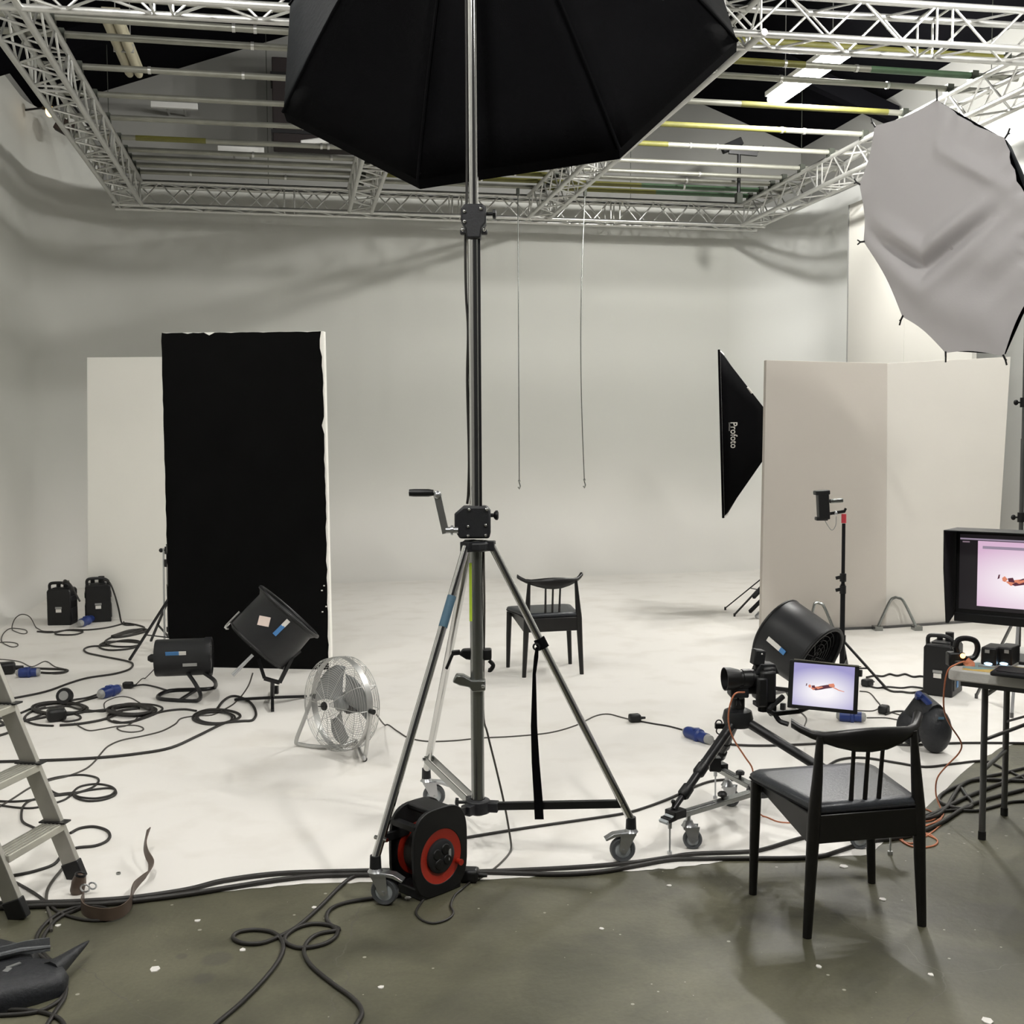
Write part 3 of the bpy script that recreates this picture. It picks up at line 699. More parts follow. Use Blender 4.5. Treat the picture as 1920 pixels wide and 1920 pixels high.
for k in range(8):
    A, B = rim[k], rim[(k + 1) % 8]; b.add([A, B, B + nb * .05, A + nb * .05, A * .999 + Cc * .001, B * .999 + Cc * .001], [(0, 1, 2, 3)])
sb.part('rim_lip', b, M['fabric'])
b = MB(); b.add([Cc + nb * .0] + rim, [(0, k + 1, (k + 1) % 8 + 1) for k in range(8)]); sb.part('front_diffuser', b, M['silkw'])
ap2 = apex.lerp(Cc, .12)
sb.part('lamp_head', MB().lathe([(.001, -.38), (.07, -.38), (.08, -.34), (.08, -.05), (.1, 0), (.16, .03), (.001, .03)], ap2, nb, n=24), M['black'])
sb.part('mounting_bracket', MB().bar(ap2 - nb * .15, colpt(4.5), .05, .05).box(colpt(4.5), (.07, .07, .1)), M['castbl'])

# ------------------------------------------------------------------ white softbox
c0 = D(1770, 428, 6.5); nf = (RH * -.72 - FH * .66 - UP * .12).normalized()
def onplane(px, py):
    r = ray(px, py); return CAM + r * ((c0 - CAM).dot(nf) / r.dot(nf))
pp = [(1757, 186), (1885, 258), (1936, 392), (1938, 545), (1882, 668), (1773, 662), (1692, 594), (1619, 453), (1611, 345), (1640, 236)]
rimw = [onplane(*p) for p in pp]; cw = sum(rimw, V()) / len(rimw)
sp = W2(3.2, 7.02)
sf = T('white_softbox', 'large many-sided white-fronted softbox tilted on a stand by the bright wall', 'softbox', V((sp.x, sp.y, 2.2)))
N_ = len(rimw); b = MB(); NRr, S = 40, 12; vs = []; ring_n = N_ * S
uu = (rimw[1] - rimw[5]).normalized(); vv = nf.cross(uu)
def wr(p):
    a = (p - cw).dot(RH); z = (p - cw).dot(UP)
    r = math.hypot(a, z)
    t1 = (z + .20) - .95 * abs(a + .06); wn = math.exp(-((a + .05) / .30) ** 4)
    h = 1.7 * wn * (-.035 * math.exp(-(t1 / .045) ** 2) + .022 * math.exp(-((t1 - .11) / .06) ** 2) + .015 * math.exp(-((t1 + .12) / .07) ** 2))
    t2 = (z - .0) - 1.1 * (a - .22)
    h += .028 * math.sin(t2 * 24) * math.exp(-((a - .34) / .16) ** 2) * math.exp(-((z - .0) / .4) ** 2)
    h += .020 * math.sin((z * 1.1 + a * .9) * 12 + .5) * math.exp(-((z + .45) / .3) ** 2)
    h += .05 * math.exp(-(((z - .33) + .9 * (a - .1)) / .05) ** 2) * (1 if a > -.05 else 0) * math.exp(-((a - .15) / .2) ** 2)
    return h
for j in range(NRr + 1):
    f = j / NRr
    for k in range(N_):
        for i in range(S):
            q = rimw[k].lerp(rimw[(k + 1) % N_], i / S)
            c = cw.lerp(q, f); sc = -.02 * math.sin(PI * i / S) * f ** 6
            h = wr(c) * (1 - f ** 3) + .05 * (1 - f * f) + 0
            if f > .82 and k in (0, 1, 2): h += .018 * math.sin(i * 1.9 + k) * (f - .82) / .18
            vs.append(c + nf * h + (cw - q).normalized() * (-sc) * 1.0)
fs = [(j * ring_n + i, j * ring_n + (i + 1) % ring_n, (j + 1) * ring_n + (i + 1) % ring_n, (j + 1) * ring_n + i) for j in range(NRr) for i in range(ring_n)]
sf.part('diffusion_cloth', b.add(vs, fs), M['silk'], smooth=75)
apw = cw - nf * .62
for k in range(N_):
    A, B = rimw[k], rimw[(k + 1) % N_]; b = MB(); vs = []
    for j in range(7):
        f = .15 + .85 * j / 6
        for i in range(5):
            q = A.lerp(B, i / 4); base = apw.lerp(q, f) ; bow = .13 * math.sin(PI * f)
            vs.append(base + (q - cw).normalized() * bow * .8 - nf * bow * .5 - nf * .03 - (q - cw).normalized() * .012 * f)
    b.add(vs, [(j * 5 + i, j * 5 + i + 1, (j + 1) * 5 + i + 1, (j + 1) * 5 + i) for j in range(6) for i in range(4)])
    g = sf.part('fabric_panel', b, M['sheen']); sm = g.modifiers.new('thick', 'SOLIDIFY'); sm.thickness = .003
for k in range(N_):
    o_ = (rimw[k] - cw).normalized()
    sf.part('rod_tip', MB().cyl(rimw[k] - o_ * .01, rimw[k] + o_ * .022, .006, n=6).bar(rimw[k] + o_ * .02, rimw[k] + o_ * .04 + UP * .014, .007, .007).bar(rimw[k] + o_ * .02, rimw[k] + o_ * .04 - UP * .014, .007, .007), M['black'])
hdw = apw + nf * .05
sf.part('lamp_head', MB().lathe([(.001, -.3), (.06, -.3), (.07, -.27), (.07, 0), (.1, .02), (.001, .02)], hdw, nf, n=20), M['black'])
# its stand
def light_stand(name, label, base, ztop, legR=.5, zc=.75, r=.013, mt='blackmetal', leg_ang=(20, 140, 260), clamps=(), legz=.02):
    t = T(name, label, 'light stand', base)
    t.part('pole', MB().cyl(base + UP * .12, base + UP * (ztop * .62), r, n=12), M[mt]); t.part('upper_pole', MB().cyl(base + UP * ztop * .6, base + UP * ztop, r * .75, n=12), M[mt])
    t.part('leg_collar', MB().cyl(base + UP * (zc - .03), base + UP * (zc + .03), r * 2, n=12), M['black']); t.part('brace_collar', MB().cyl(base + UP * .15, base + UP * .19, r * 1.8, n=12), M['black'])
    for a in leg_ang:
        d_ = V((math.cos(math.radians(a)), math.sin(math.radians(a)), 0)); f = base + d_ * legR + UP * legz
        t.part('leg', MB().bar(base + UP * zc + d_ * r, f, .018, .012).cyl(f + UP * .012, f - UP * (legz - .001), .011, n=8), M[mt])
        m_ = (base + UP * zc).lerp(f, .6); t.part('brace', MB().bar(base + UP * .17 + d_ * r, m_, .012, .008), M[mt])
    for z in clamps:
        c = base + UP * z
        k = t.part('clamp_collar', MB().cyl(c - UP * .03, c + UP * .03, r * 1.7, n=12), M['black'])
        t.part('lock_knob', MB().cyl(c, c - RH * .045, .006).ball(c - RH * .05, .018, 8, 6, (1, .5, 1)), M['black'], k)
    return t
ls = light_stand('light_stand', 'grey light stand rising at the view edge, holding the white softbox', V((sp.x, sp.y, 0)), 2.75, .3, .6, .014, 'tleg', (109, -11, 229), (zy(760, 7.02), zy(975, 7.02)))
ls.part('top_bracket', MB().bar(V((sp.x, sp.y, 2.7)), hdw - nf * .15, .04, .04), M['blackmetal'])

# ------------------------------------------------------------------ strip softbox
dS = 11.0
def Ds(px, py, dd=0): return D(px, py, dS + dd)
fr = [Ds(1348, 656, -.25), Ds(1356, 971, -.25), Ds(1362, 967, .3), Ds(1356, 662, .3)]
fr[2] = fr[1] + FH * .48 + RH * .13; fr[3] = fr[0] + FH * .48 + RH * .13
bk0 = Ds(1432, 764, -.08); bk1 = Ds(1431, 863, -.08)
bk = [bk0, bk1, bk1 + FH * .16, bk0 + FH * .16]
t = T('strip_softbox', 'tall black strip softbox with white lettering near the back wall corner', 'softbox', (bk0 + bk1) / 2)
for k in range(4):
    A, B, C2, D2 = fr[k], fr[(k + 1) % 4], bk[(k + 1) % 4], bk[k]; vs = []
    cen = sum(fr, V()) / 4
    for j in range(6):
        f = j / 5
        for i in range(7):
            q = A.lerp(B, i / 6).lerp(D2.lerp(C2, i / 6), f); o_ = (A.lerp(B, .5) - cen).normalized()
            vs.append(q)
    b = MB().add(vs, [(j * 7 + i, j * 7 + i + 1, (j + 1) * 7 + i + 1, (j + 1) * 7 + i) for j in range(5) for i in range(6)])
    g = t.part('fabric_panel', b, M['sheen'] if k == 3 else M['fabric']); sm = g.modifiers.new('thick', 'SOLIDIFY'); sm.thickness = .004
t.part('front_diffuser', MB().add([p + RH * .012 for p in fr], [(0, 1, 2, 3)]), M['silkw'])
t.part('back_panel', MB().add(bk, [(0, 1, 2, 3)]), M['fabric'])
t.part('rim_lip', MB().tube(fr, .012, 6, True), M['fabric'])
bc = sum(bk, V()) / 4
t.part('lamp_head', MB().cyl(bc, bc + RH * .33, .07, n=18), M['black'])
def text_obj(t, name, s, size, O, xdir, ydir, m, off=0.0, ext=.0015, xs=1.0):
    cu = bpy.data.curves.new(name, 'FONT'); cu.body = s; cu.size = size; cu.extrude = ext; cu.offset = off; cu.align_x = 'LEFT'; cu.align_y = 'BOTTOM_BASELINE'
    ob = bpy.data.objects.new('tmp', cu); COL.objects.link(ob); bpy.context.view_layer.update()
    me = bpy.data.meshes.new_from_object(ob.evaluated_get(bpy.context.evaluated_depsgraph_get())); bpy.data.objects.remove(ob)
    x = V(xdir).normalized(); y = V(ydir); y = (y - x * y.dot(x)).normalized(); z = x.cross(y)
    mm = Matrix((x * xs, y, z)).transposed().to_4x4(); mm.translation = V(O) - t.loc; me.transform(mm)
    me.materials.clear(); me.materials.append(m); ob = bpy.data.objects.new(name, me); COL.objects.link(ob); ob.parent = t.o; return ob
tx = D(1370, 791, dS - .385); text_obj(t, 'lettering', 'Profoto', .102, tx, -UP + RH * .012, RH + FH * .3, M['white'], .0004, xs=.78)
tx = D(1366.5, 792, dS - .385); text_obj(t, 'small_lettering', 'Softbox', .026, tx, -UP, RH + FH * .3, M['greyp'])
t.part('buckle', MB().bar(D(1402, 726, dS - .29), D(1410, 737, dS - .27), .02, .012), M['white'])
b_ = V((bc.x, bc.y, 0)) + RH * .28
ls2 = light_stand('light_stand', 'black light stand mostly hidden behind the cream panels, feet peeping out', b_, bc.z + .02, .62, .55, .013, 'blackmetal', (-170, 150, 60))
for (a, c) in (((1413, 1120), (1426, 1106)), ((1406, 1147), (1425, 1128))): ls2.part('foot_bar', MB().bar(D(a[0], a[1], 10.6), D(c[0] + 12, c[1] - 12, 10.8), .025, .03), M['blackmat'])
ls2.part('foot_pad', MB().bar(D(1418, 1157, 10.6), D(1426, 1149, 10.65), .03, .03), M['zinc'])

# ------------------------------------------------------------------ foam boards
def board(name, label, pts, th, m, group, extra=None, mback=None, chips=None, shade=None):
    """pts: bottom-a, bottom-b, top-b, top-a in world"""
    P = [V(p) for p in pts]; n = (P[1] - P[0]).cross(P[3] - P[0]).normalized()
    if n.dot(P[0] - CAM) < 0: n = -n
    loc = (P[0] + P[1]) / 2
    t = T(name, label, 'panel', loc, group=group)
    b = MB().add(P + [p + n * th for p in P], [(0, 1, 2, 3), (4, 7, 6, 5), (0, 4, 5, 1), (1, 5, 6, 2), (2, 6, 7, 3), (3, 7, 4, 0)])
    t.part('board', b, m, bevel=.003)
    return t, P, n
A_, B_ = G(318, 1250), G(621, 1256); A_ += (B_ - A_) * 0
top = lambda p, px, py, H: p + (D(px, py, p.dot(FH)) - p)
tl = D(302, 624, A_.dot(FH) + .02); tr = D(607, 621, B_.dot(FH) + .02)
H_ = (tl.z + tr.z) / 2
t, P, n = board('polyboard', 'tall black-faced polyboard with chipped white edges, standing upright', [A_, B_, tr, tl], .05, M['foam'], 'polystyrene boards')
vs = []; ia = .006; X, Y = 24, 40   # ragged black paint skin on the face
def face(u, v): return P[0].lerp(P[1], u).lerp(P[3].lerp(P[2], u), v)
rb = [(ia + random.uniform(0, .003), k / 30) for k in range(31)]
outl = [(random.uniform(.000, .004), .0 + k / 40) for k in range(41)] + [(k / 30, 1 - random.choice([0.0008, .002, .0005, .001])) for k in range(1, 30)] + [(1 - random.uniform(.008, .017), 1 - k / 40) for k in range(41)]
outl2 = []
for (u, v) in outl:
    if u > .9 and .945 < v <= .985: u = .975
    if u > .95 and .7 < v < .74: u = .976
    if .27 < u < .31 and v > .99: v = .991
    if .14 < u < .17 and v > .99: v = .996
    outl2.append((u, v))
b = MB(); cn = face(.5, .5) - n * .0025; pts_ = [face(u, v) - n * .0025 for u, v in outl2]
b.add([cn] + pts_, [(0, i + 1, (i + 1) % len(pts_) + 1) for i in range(len(pts_))])
t.part('black_paint_skin', b, M['board_black'], smooth=0)
b = MB()
for (px, py) in ((608, 1098), (604, 1107), (612, 1137), (605, 1147), (565, 1162)):
    q = onp = None; r = ray(px, py); q = CAM + r * ((P[0] - CAM).dot(n) / r.dot(n)); b.box(q - n * .004, (.012, .004, .009), MR)
t.part('paint_chip', b, M['white'])
t.part('foot_block', MB().box(P[0].lerp(P[1], .25) + n * .25 + UP * .03, (.12, .4, .06), MR).box(P[0].lerp(P[1], .8) + n * .25 + UP * .03, (.12, .4, .06), MR), M['blackmat'])
a2, b2 = G(165, 1161), G(470, 1163); 
t, P2, n2 = board('polyboard', 'plain white polyboard behind the black one, near the power packs', [a2, b2, D(470, 668, b2.dot(FH) + .03), D(163, 670, a2.dot(FH) + .03)], .05, M['foam'], 'polystyrene boards')
pa, pb, pc = G(1427, 1187), G(1661, 1177), G(1864, 1163)
flat = T('folding_flat', 'pair of hinged cream panels standing in a shallow V on metal feet', 'panel', pb)
def rect(P, th, t, nm, m, lb):
    n = (P[1] - P[0]).cross(P[3] - P[0]).normalized(); n = n if n.dot(P[0] - CAM) > 0 else -n
    b = MB().add(P + [p + n * th for p in P], [(0, 1, 2, 3), (4, 7, 6, 5), (0, 4, 5, 1), (1, 5, 6, 2), (2, 6, 7, 3), (3, 7, 4, 0)])
    return t.part(nm, b, m, label=lb, bevel=.003)
zo = UP * .012
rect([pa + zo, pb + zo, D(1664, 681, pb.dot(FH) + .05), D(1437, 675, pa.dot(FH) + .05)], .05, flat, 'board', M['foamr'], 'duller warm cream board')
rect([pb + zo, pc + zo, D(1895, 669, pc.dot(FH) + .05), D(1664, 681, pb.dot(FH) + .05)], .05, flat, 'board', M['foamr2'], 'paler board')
flat.part('base_rail', MB().bar(pa + UP * .012 - FH * .03, pb + UP * .012 - FH * .03, .03, .02).bar(pb + UP * .012 - FH * .03, pc + UP * .012 - FH * .03, .03, .02), M['tleg'])
for (x0, x1, xm, yt, yb_) in ((1513, 1566, 1532, 1131, 1180), (1645, 1719, 1679, 1121, 1171)):
    dd = 9.72 if x0 < 1600 else 9.95
    pts = [D(x0, yb_, dd), D((x0 * .35 + xm * .65), yt + 9, dd + .1), D(xm - 3, yt, dd + .12), D(xm + 5, yt, dd + .12), D((x1 * .35 + xm * .65) + 2, yt + 8, dd + .1), D(x1, yb_ - 3, dd)]
    pts[0].z = .02; pts[-1].z = .02
    flat.part('metal_foot', MB().tube(spline(pts, 5), .013, 8).box(pts[0], (.07, .1, .04), MR).box(pts[-1], (.07, .1, .04), MR), M['steel'])
# tall panel on the bright wall
q0 = D(1592, 384, 13.15)
x_ = q0.x; y_ = q0.y
t = T('wall_panel', 'very tall narrow-edged white panel leaning on the bright wall behind the cream boards', 'panel', V((x_, y_ - 1.2, 0)))
for k, (a, c) in enumerate(((0, 1.22), (1.225, 2.44))):
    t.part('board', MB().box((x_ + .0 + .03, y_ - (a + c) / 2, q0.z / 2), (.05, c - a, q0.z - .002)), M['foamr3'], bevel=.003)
t.part('edge_strip', MB().box((x_ + .03, y_ + .012, q0.z / 2), (.055, .02, q0.z)), M['greyp'])

# ------------------------------------------------------------------ chairs
def chair(label, loc, rot, sx=1.0):
    t = T('spindle_chair', label, 'chair', loc, rot, 'black wooden chairs', local=True)
    for s in (-1, 1):
        t.part('rear_leg', MB().tube([V((s * .218, -.195, 0)), V((s * .205, -.195, .25)), V((s * .197, -.195, .42)), V((s * .186, -.194, .55)), V((s * .176, -.19, .695))], [.0155, .02, .023, .018, .0115], 12), M['wood'])
        t.part('front_leg', MB().tube([V((s * .245, .19, 0)), V((s * .237, .195, .25)), V((s * .23, .2, .425))], [.0145, .019, .021], 12), M['wood'])
        t.part('side_apron', MB().prism([(-.19, .325), (.19, .395), (.2, .428), (-.2, .432)], (s * .205 - .011, 0, 0), (0, 1, 0), (0, 0, 1), (1, 0, 0), .022), M['wood'], bevel=.003)
    t.part('back_apron', MB().box((0, -.195, .378), (.375, .026, .1)), M['wood'], bevel=.004)
    t.part('front_apron', MB().box((0, .195, .41), (.44, .024, .045)), M['wood'], bevel=.004)
    pl = [(-.198, -.205), (.198, -.205), (.225, .0), (.252, .18), (.246, .222), (.21, .245), (-.21, .245), (-.246, .222), (-.252, .18), (-.225, 0)]
    r0 = [[V((x * k, y * k + .0, z)) for x, y in pl] for k, z in ((.97, .428), (1.0, .436), (1.0, .45), (.965, .461), (.8, .464))]
    t.part('seat', MB().loft(r0), M['leather'], smooth=60)
    t.part('seat_welt', MB().tube([V((x, y, .437)) for x, y in pl], .004, 6, True), M['blackmat'])
    for s in (-1, 0, 1):
        t.part('spindle', MB().tube([V((s * .052, -.178, .44)), V((s * .055, -.2, .66))], [.0085, .007], 8), M['wood'])
    tk = [-1, -.92, -.8, -.65, -.5, -.25, 0, .25, .5, .65, .8, .92, 1]
    tp = {0: .724, .25: .722, .5: .716, .65: .711, .8: .712, .92: .727, 1: .742}; bt = {0: .637, .25: .642, .5: .657, .65: .669, .8: .682, .92: .697, 1: .710}
    rg = []
    for k in tk:
        a = abs(k); x = k * .243; y = -.218 + .11 * a ** 3; th = .026 + .012 * a; za, zb = bt[a], tp[a]; zm = (za + zb) / 2; hz = (zb - za) / 2
        nx = -math.copysign(.5 * a ** 1.5, k); nn = V((nx, 1, 0)).normalized(); c = V((x, y, zm))
        rg.append([c + nn * th / 2 * math.cos(q) + V((0, 0, hz * math.sin(q) * 1.0)) for q in [2 * PI * i / 14 for i in range(14)]])
    t.part('crest_rail', MB().loft(rg), M['wood'], smooth=70)
    return t
def chair_at(f, label):
    rl, rr, fl_, fr_ = [G(*p) for p in f]; c = (rl + rr + fl_ + fr_) / 4; fw = (fl_ + fr_) / 2 - (rl + rr) / 2
    return c, math.atan2(fw.y, fw.x) - PI / 2
c, a = chair_at([(1505, 1748), (1735, 1742), (1407, 1671), (1641, 1661)], '')
ch = chair('black spindle-back chair with worn leather seat standing on the bare concrete', c, a)
c2, a2_ = chair_at([(980, 1269), (1094, 1266), (951, 1250), (1070, 1246)], '')
copy_thing(ch.o, c2, a2_, 'same black spindle-back chair alone out on the white floor, seen behind the wind-up stand')

# ------------------------------------------------------------------ cable reel
cb = G(806, 1668); axd = (RH * .70 - FH * .71).normalized(); sd = axd.cross(UP)   # drum axis towards the viewer
t = T('cable_reel', 'black cable reel with bright red drum flanges at the foot of the wind-up stand', 'cable reel', V((cb.x, cb.y, 0)))
def hoop(t, s):
    b = MB(); c = V((cb.x, cb.y, 0)) + axd * (s - .007); n_ = 40; ou, inn = [], []
    for i in range(n_):
        q = 2 * PI * i / n_; ex = .6; cx_, sx_ = math.cos(q), math.sin(q)
        ou.append((math.copysign(abs(cx_) ** ex, cx_) * .132, .168 + math.copysign(abs(sx_) ** ex, sx_) * .166))
        inn.append((cx_ * .100, .148 + sx_ * .103))
    vs = [c + sd * x + UP * z for x, z in ou + inn] + [c + axd * .016 + sd * x + UP * z for x, z in ou + inn]
    fs = []
    for i in range(n_):
        j = (i + 1) % n_; fs += [(i, j, n_ + j, n_ + i), (2 * n_ + i, 3 * n_ + i, 3 * n_ + j, 2 * n_ + j), (i, 2 * n_ + i, 2 * n_ + j, j), (n_ + i, n_ + j, 3 * n_ + j, 3 * n_ + i)]
    b.add(vs, fs); return t.part('housing_hoop', b, M['black'], bevel=.003)
base_ = V((cb.x, cb.y, 0))
for s in (-.075, .06): hoop(t, s)
t.part('housing_base', MB().box(base_ + UP * .02 - axd * .008, (.2, .15, .04), Matrix((sd, axd, UP)).transposed()), M['black'], bevel=.006)
t.part('housing_top', MB().box(base_ + UP * .322 - axd * .008, (.1, .15, .022), Matrix((sd, axd, UP)).transposed()), M['black'], bevel=.006)
t.part('carry_handle', MB().tube([base_ + UP * .3 - axd * .07, base_ + UP * .3 + axd * .055], .014, 10), M['dgrey'])
for x in (-.108, .108): t.part('housing_strut', MB().bar(base_ + sd * x + UP * .275 - axd * .075, base_ + sd * x + UP * .275 + axd * .06, .03, .02), M['black'])
dc = base_ + UP * .148
for s, e in ((-.062, -1), (.052, 1)):
    t.part('drum_flange', MB().lathe([(.001, 0), (.06, 0), (.1, .004 * e), (.107, .012 * e), (.107, .017 * e), (.098, .014 * e), (.062, .008 * e), (.001, .008 * e)], dc + axd * s, axd, n=40), M['red'], label='bright red drum flange')
t.part('cable_winding', MB().lathe([(.085, -.052), (.088, -.03), (.084, -.01), (.088, .01), (.085, .045)], dc, axd, n=32), M['cable'])
sp_ = t.part('socket_plate', MB().lathe([(.001, .075), (.056, .075), (.064, .07), (.066, .055), (.066, .05)], dc, axd, n=32), M['dgrey'])
b = MB()
for q in (.5, 2.1, 3.7, 5.3): b.lathe([(.001, .079), (.014, .08), (.018, .079), (.02, .075), (.001, .074)], dc + sd * .03 * math.cos(q) + UP * .03 * math.sin(q), axd, n=14)
t.part('socket', b, M['black'], sp_)
t.part('rating_label', MB().box(dc + axd * .078 + sd * -.034 + UP * .0, (.012, .003, .042), Matrix((sd, axd, UP)).transposed()), M['greyp'], sp_)
kk = dc + axd * .07 + sd * -.082 - UP * .04
t.part('winding_knob', MB().cyl(kk - axd * .004, kk + axd * .02, .009, .012, n=12), M['red'])
t.part('red_button', MB().ball(base_ + UP * .272 + axd * .02, .016, 10, 6), M['red'])
# ------------------------------------------------------------------ camera tripod on its dolly
dl, dB, dR = G(1262, 1600), G(1345, 1500), G(1660, 1600)
DC = W2(1.09, 4.87); DC.z = 0
dol = T('tripod_dolly', 'low wheeled dolly under the camera tripod', 'dolly', DC)
dz = .155
hubc = V((DC.x, DC.y, dz))
dol.part('hub', MB().lathe([(.001, -.02), (.05, -.02), (.06, 0), (.05, .022), (.001, .022)], hubc, UP, n=20), M['dgrey'], bevel=.002)
ends = []
for F, (rx, ry) in ((dl, (1, 0)), (dB, (.9, -.3)), (dR, (-1, .1))):
    dr = F - DC; dr.z = 0; L_ = dr.length; dr.normalize(); e = hubc + dr * (L_)
    arm = dol.part('arm', MB().bar(hubc + dr * .04, e, .04, .022), M['steel'], bevel=.003)
    dol.part('arm_slot', MB().bar(hubc + dr * L_ * .55, e - dr * .05, .016, .025), M['black'], arm)
    kb = hubc + dr * L_ * .45 + UP * .012
    dol.part('lock_knob', MB().cyl(kb, kb + UP * .016, .006).lathe([(.001, .014), (.02, .014), (.022, .024), (.014, .032), (.001, .032)], kb, UP, n=8), M['black'], arm)
    dol.part('foot_cradle', MB().bar(e - dr * .05 + UP * .012, e + dr * .02 + UP * .012, .06, .035).bar(e + dr * .0, e + dr * .05 - UP * .005, .05, .02), M['black'], bevel=.004)
    dol.part('tab', MB().bar(e + dr * .01 + UP * .01, e + dr * .06 - UP * .012, .045, .012), M['wheelc'])
    dol.part('toggle', MB().cyl(e + UP * .03, e + UP * .06, .006).ball(e + UP * .062, .01, 8, 6), M['black'])
    pj = e + dr * .02
    dol.part('screw_foot', MB().cyl(pj, V((pj.x, pj.y, .012)), .004, n=8).cyl(pj, pj - UP * .045, .009).cyl(V((pj.x, pj.y, .014)), V((pj.x, pj.y, 0)), .01, n=10), M['zinc'])
    caster(dol, V((e.x, e.y, 0)) - dr * .09, dz, RH * rx + FH * ry, r=.04, trail=.018, brake=False)
    ends.append(e + UP * .03)
apx = W2(.99, 4.87, .49)
tri = T('camera_tripod', 'low splayed dark tripod carrying the camera and tablet on the wheeled dolly', 'tripod', DC)
tri.part('shoulder', MB().lathe([(.03, -.05), (.055, -.045), (.068, -.01), (.06, .025), (.04, .035), (.001, .035)], apx, UP, n=18), M['dgrey'])
for e in ends:
    d_ = (e - apx); L_ = d_.length; u = d_.normalized(); a0 = apx + u * .05
    s1 = a0.lerp(e, .55); s2 = a0.lerp(e, .8)
    lg = tri.part('leg', MB().cyl(a0, s1, .021, n=14).cyl(s1, s2, .0175, n=14).cyl(s2, e, .013, n=12), M['blackmetal'])
    for q in (s1, s2): tri.part('twist_lock', MB().lathe([(.018, -.03), (.025, -.025), (.026, .02), (.019, .03)], q, u, n=14), M['black'], lg)
b = MB()
hb = apx + UP * .03
b.cyl(hb, hb + UP * .05, .03, n=16); tri.part('centre_column', b, M['black'])
b = MB().box(hb + UP * .09, (.08, .09, .06), MR).box(hb + UP * .13 + RH * .02, (.05, .1, .05), MR).cyl(hb + UP * .09 - RH * .03, hb + UP * .09 + RH * .1, .022, n=14)
tri.part('geared_head', b, M['castbl'], bevel=.006)
tri.part('head_knob', MB().lathe([(.001, 0), (.02, 0), (.026, .015), (.022, .035), (.001, .037)], hb + UP * .06 + RH * .08, RH, n=8), M['black'])
tri.part('head_knob', MB().cyl(hb + UP * .05, D(1385, 1325, 4.8), .008, .012, n=10), M['black'])
cl = D(1340, 1432, 4.95); tri.part('accessory_clamp', MB().box(cl, (.05, .04, .06), MR).cyl(cl, cl - RH * .05 + UP * .01, .007).ball(cl - RH * .052 + UP * .012, .012, 8, 6).cyl(cl, cl + UP * .05, .006).ball(cl + UP * .052, .01, 8, 6), M['black'])
fc = D(1352, 1361, 4.9); tri.part('hanging_clip', MB().box(fc, (.055, .02, .022), MR).torus(fc - RH * .01 + UP * .012, FH, .014, .003, 14, 6).torus(fc - RH * .005 - UP * .022, FH, .016, .003, 14, 6).tube(spline([fc, D(1372, 1364, 4.88), D(1395, 1364, 4.87)], 4), .003, 6), M['blackmetal'])
# camera
cm = D(1432, 1283, 4.86); look = (RH * -.80 - FH * .12 + UP * -.02).normalized(); look.z = 0; look.normalize(); rt = look.cross(UP)
camt = T('digital_camera', 'black camera with hooded lens and a radio trigger on top of the tripod', 'camera', hb + UP * .15)
MC = Matrix((rt, look, UP)).transposed()
camt.part('body', MB().box(cm, (.13, .07, .14), MC).box(cm + UP * .06 - look * .01, (.1, .06, .05), MC), M['black'], bevel=.012)
camt.part('prism_hump', MB().prism([(-.05, .05), (.06, .05), (.04, .095), (-.03, .1)], cm - rt * .035, -look, UP, rt, .07), M['dgrey'], bevel=.006)
camt.part('hand_grip', MB().box(cm - UP * .02 - rt * .055 + look * .03, (.035, .05, .13), MC), M['black'], bevel=.012)
camt.part('rear_screen', MB().box(cm - look * .037, (.08, .004, .055), MC), M['blackmetal'])
lc = cm + look * .03 + UP * .03
camt.part('lens', MB().lathe([(.001, 0), (.036, 0), (.038, .03), (.04, .032), (.04, .07), (.036, .072), (.036, .09), (.04, .1)], lc, look, n=28), M['blackmetal'])
camt.part('lens_hood', MB().lathe([(.04, .085), (.049, .12), (.051, .15), (.048, .15), (.038, .09)], lc, look, n=28), M['black'])
camt.part('front_element', MB().lathe([(.001, .1), (.02, .098), (.036, .09)], lc, look, n=24), M['chrome'])
rtg = D(1421, 1232, 4.85)
tg = camt.part('radio_trigger', MB().box(rtg, (.055, .05, .068), MC @ Matrix.Rotation(.15, 3, 'X')).box(rtg - UP * .045, (.03, .03, .03), MC), M['dgrey'], bevel=.006)
camt.part('pilot_light', MB().ball(rtg + FH * -.036 + UP * .02 + RH * .01, .004, 8, 6), M['white'], tg)
camt.part('mount_plate', MB().box(cm - UP * .085, (.06, .08, .02), MC).cyl(cm - UP * .12, cm - UP * .07, .025).box(cm - UP * .11 + RH * .04, (.02, .03, .06), MC), M['castbl'], bevel=.003)
ca = D(1450, 1338, 4.83)
camt.part('cable_guard', MB().tube(spline([cm - UP * .05 + RH * .08 - FH * .02, D(1442, 1330, 4.8), ca], 4), .012, 8), M['black'])
# tablet
tq = [D(1489, 1236, 4.82), D(1615, 1250, 4.70), D(1603, 1337, 4.68), D(1467, 1327, 4.80)]
tc_ = sum(tq, V()) / 4; xu = ((tq[1] - tq[0]) + (tq[2] - tq[3])).normalized(); yu = ((tq[0] - tq[3]) + (tq[1] - tq[2])); yu = (yu - xu * yu.dot(xu)).normalized(); zn = xu.cross(yu)
if zn.dot(CAM - tc_) < 0: zn = -zn
TWd = ((tq[1] - tq[0]).length + (tq[2] - tq[3]).length) / 2; THt = ((tq[0] - tq[3]).length + (tq[1] - tq[2]).length) / 2
tab = T('tablet', 'black-framed tablet showing a lilac picture of a figure, beside the camera', 'tablet', tc_ - yu * THt / 2)
MT = Matrix((xu, yu, zn)).transposed()
tab.part('case', MB().box(tc_ - zn * .006, (TWd, THt, .012), MT), M['black'], bevel=.004)
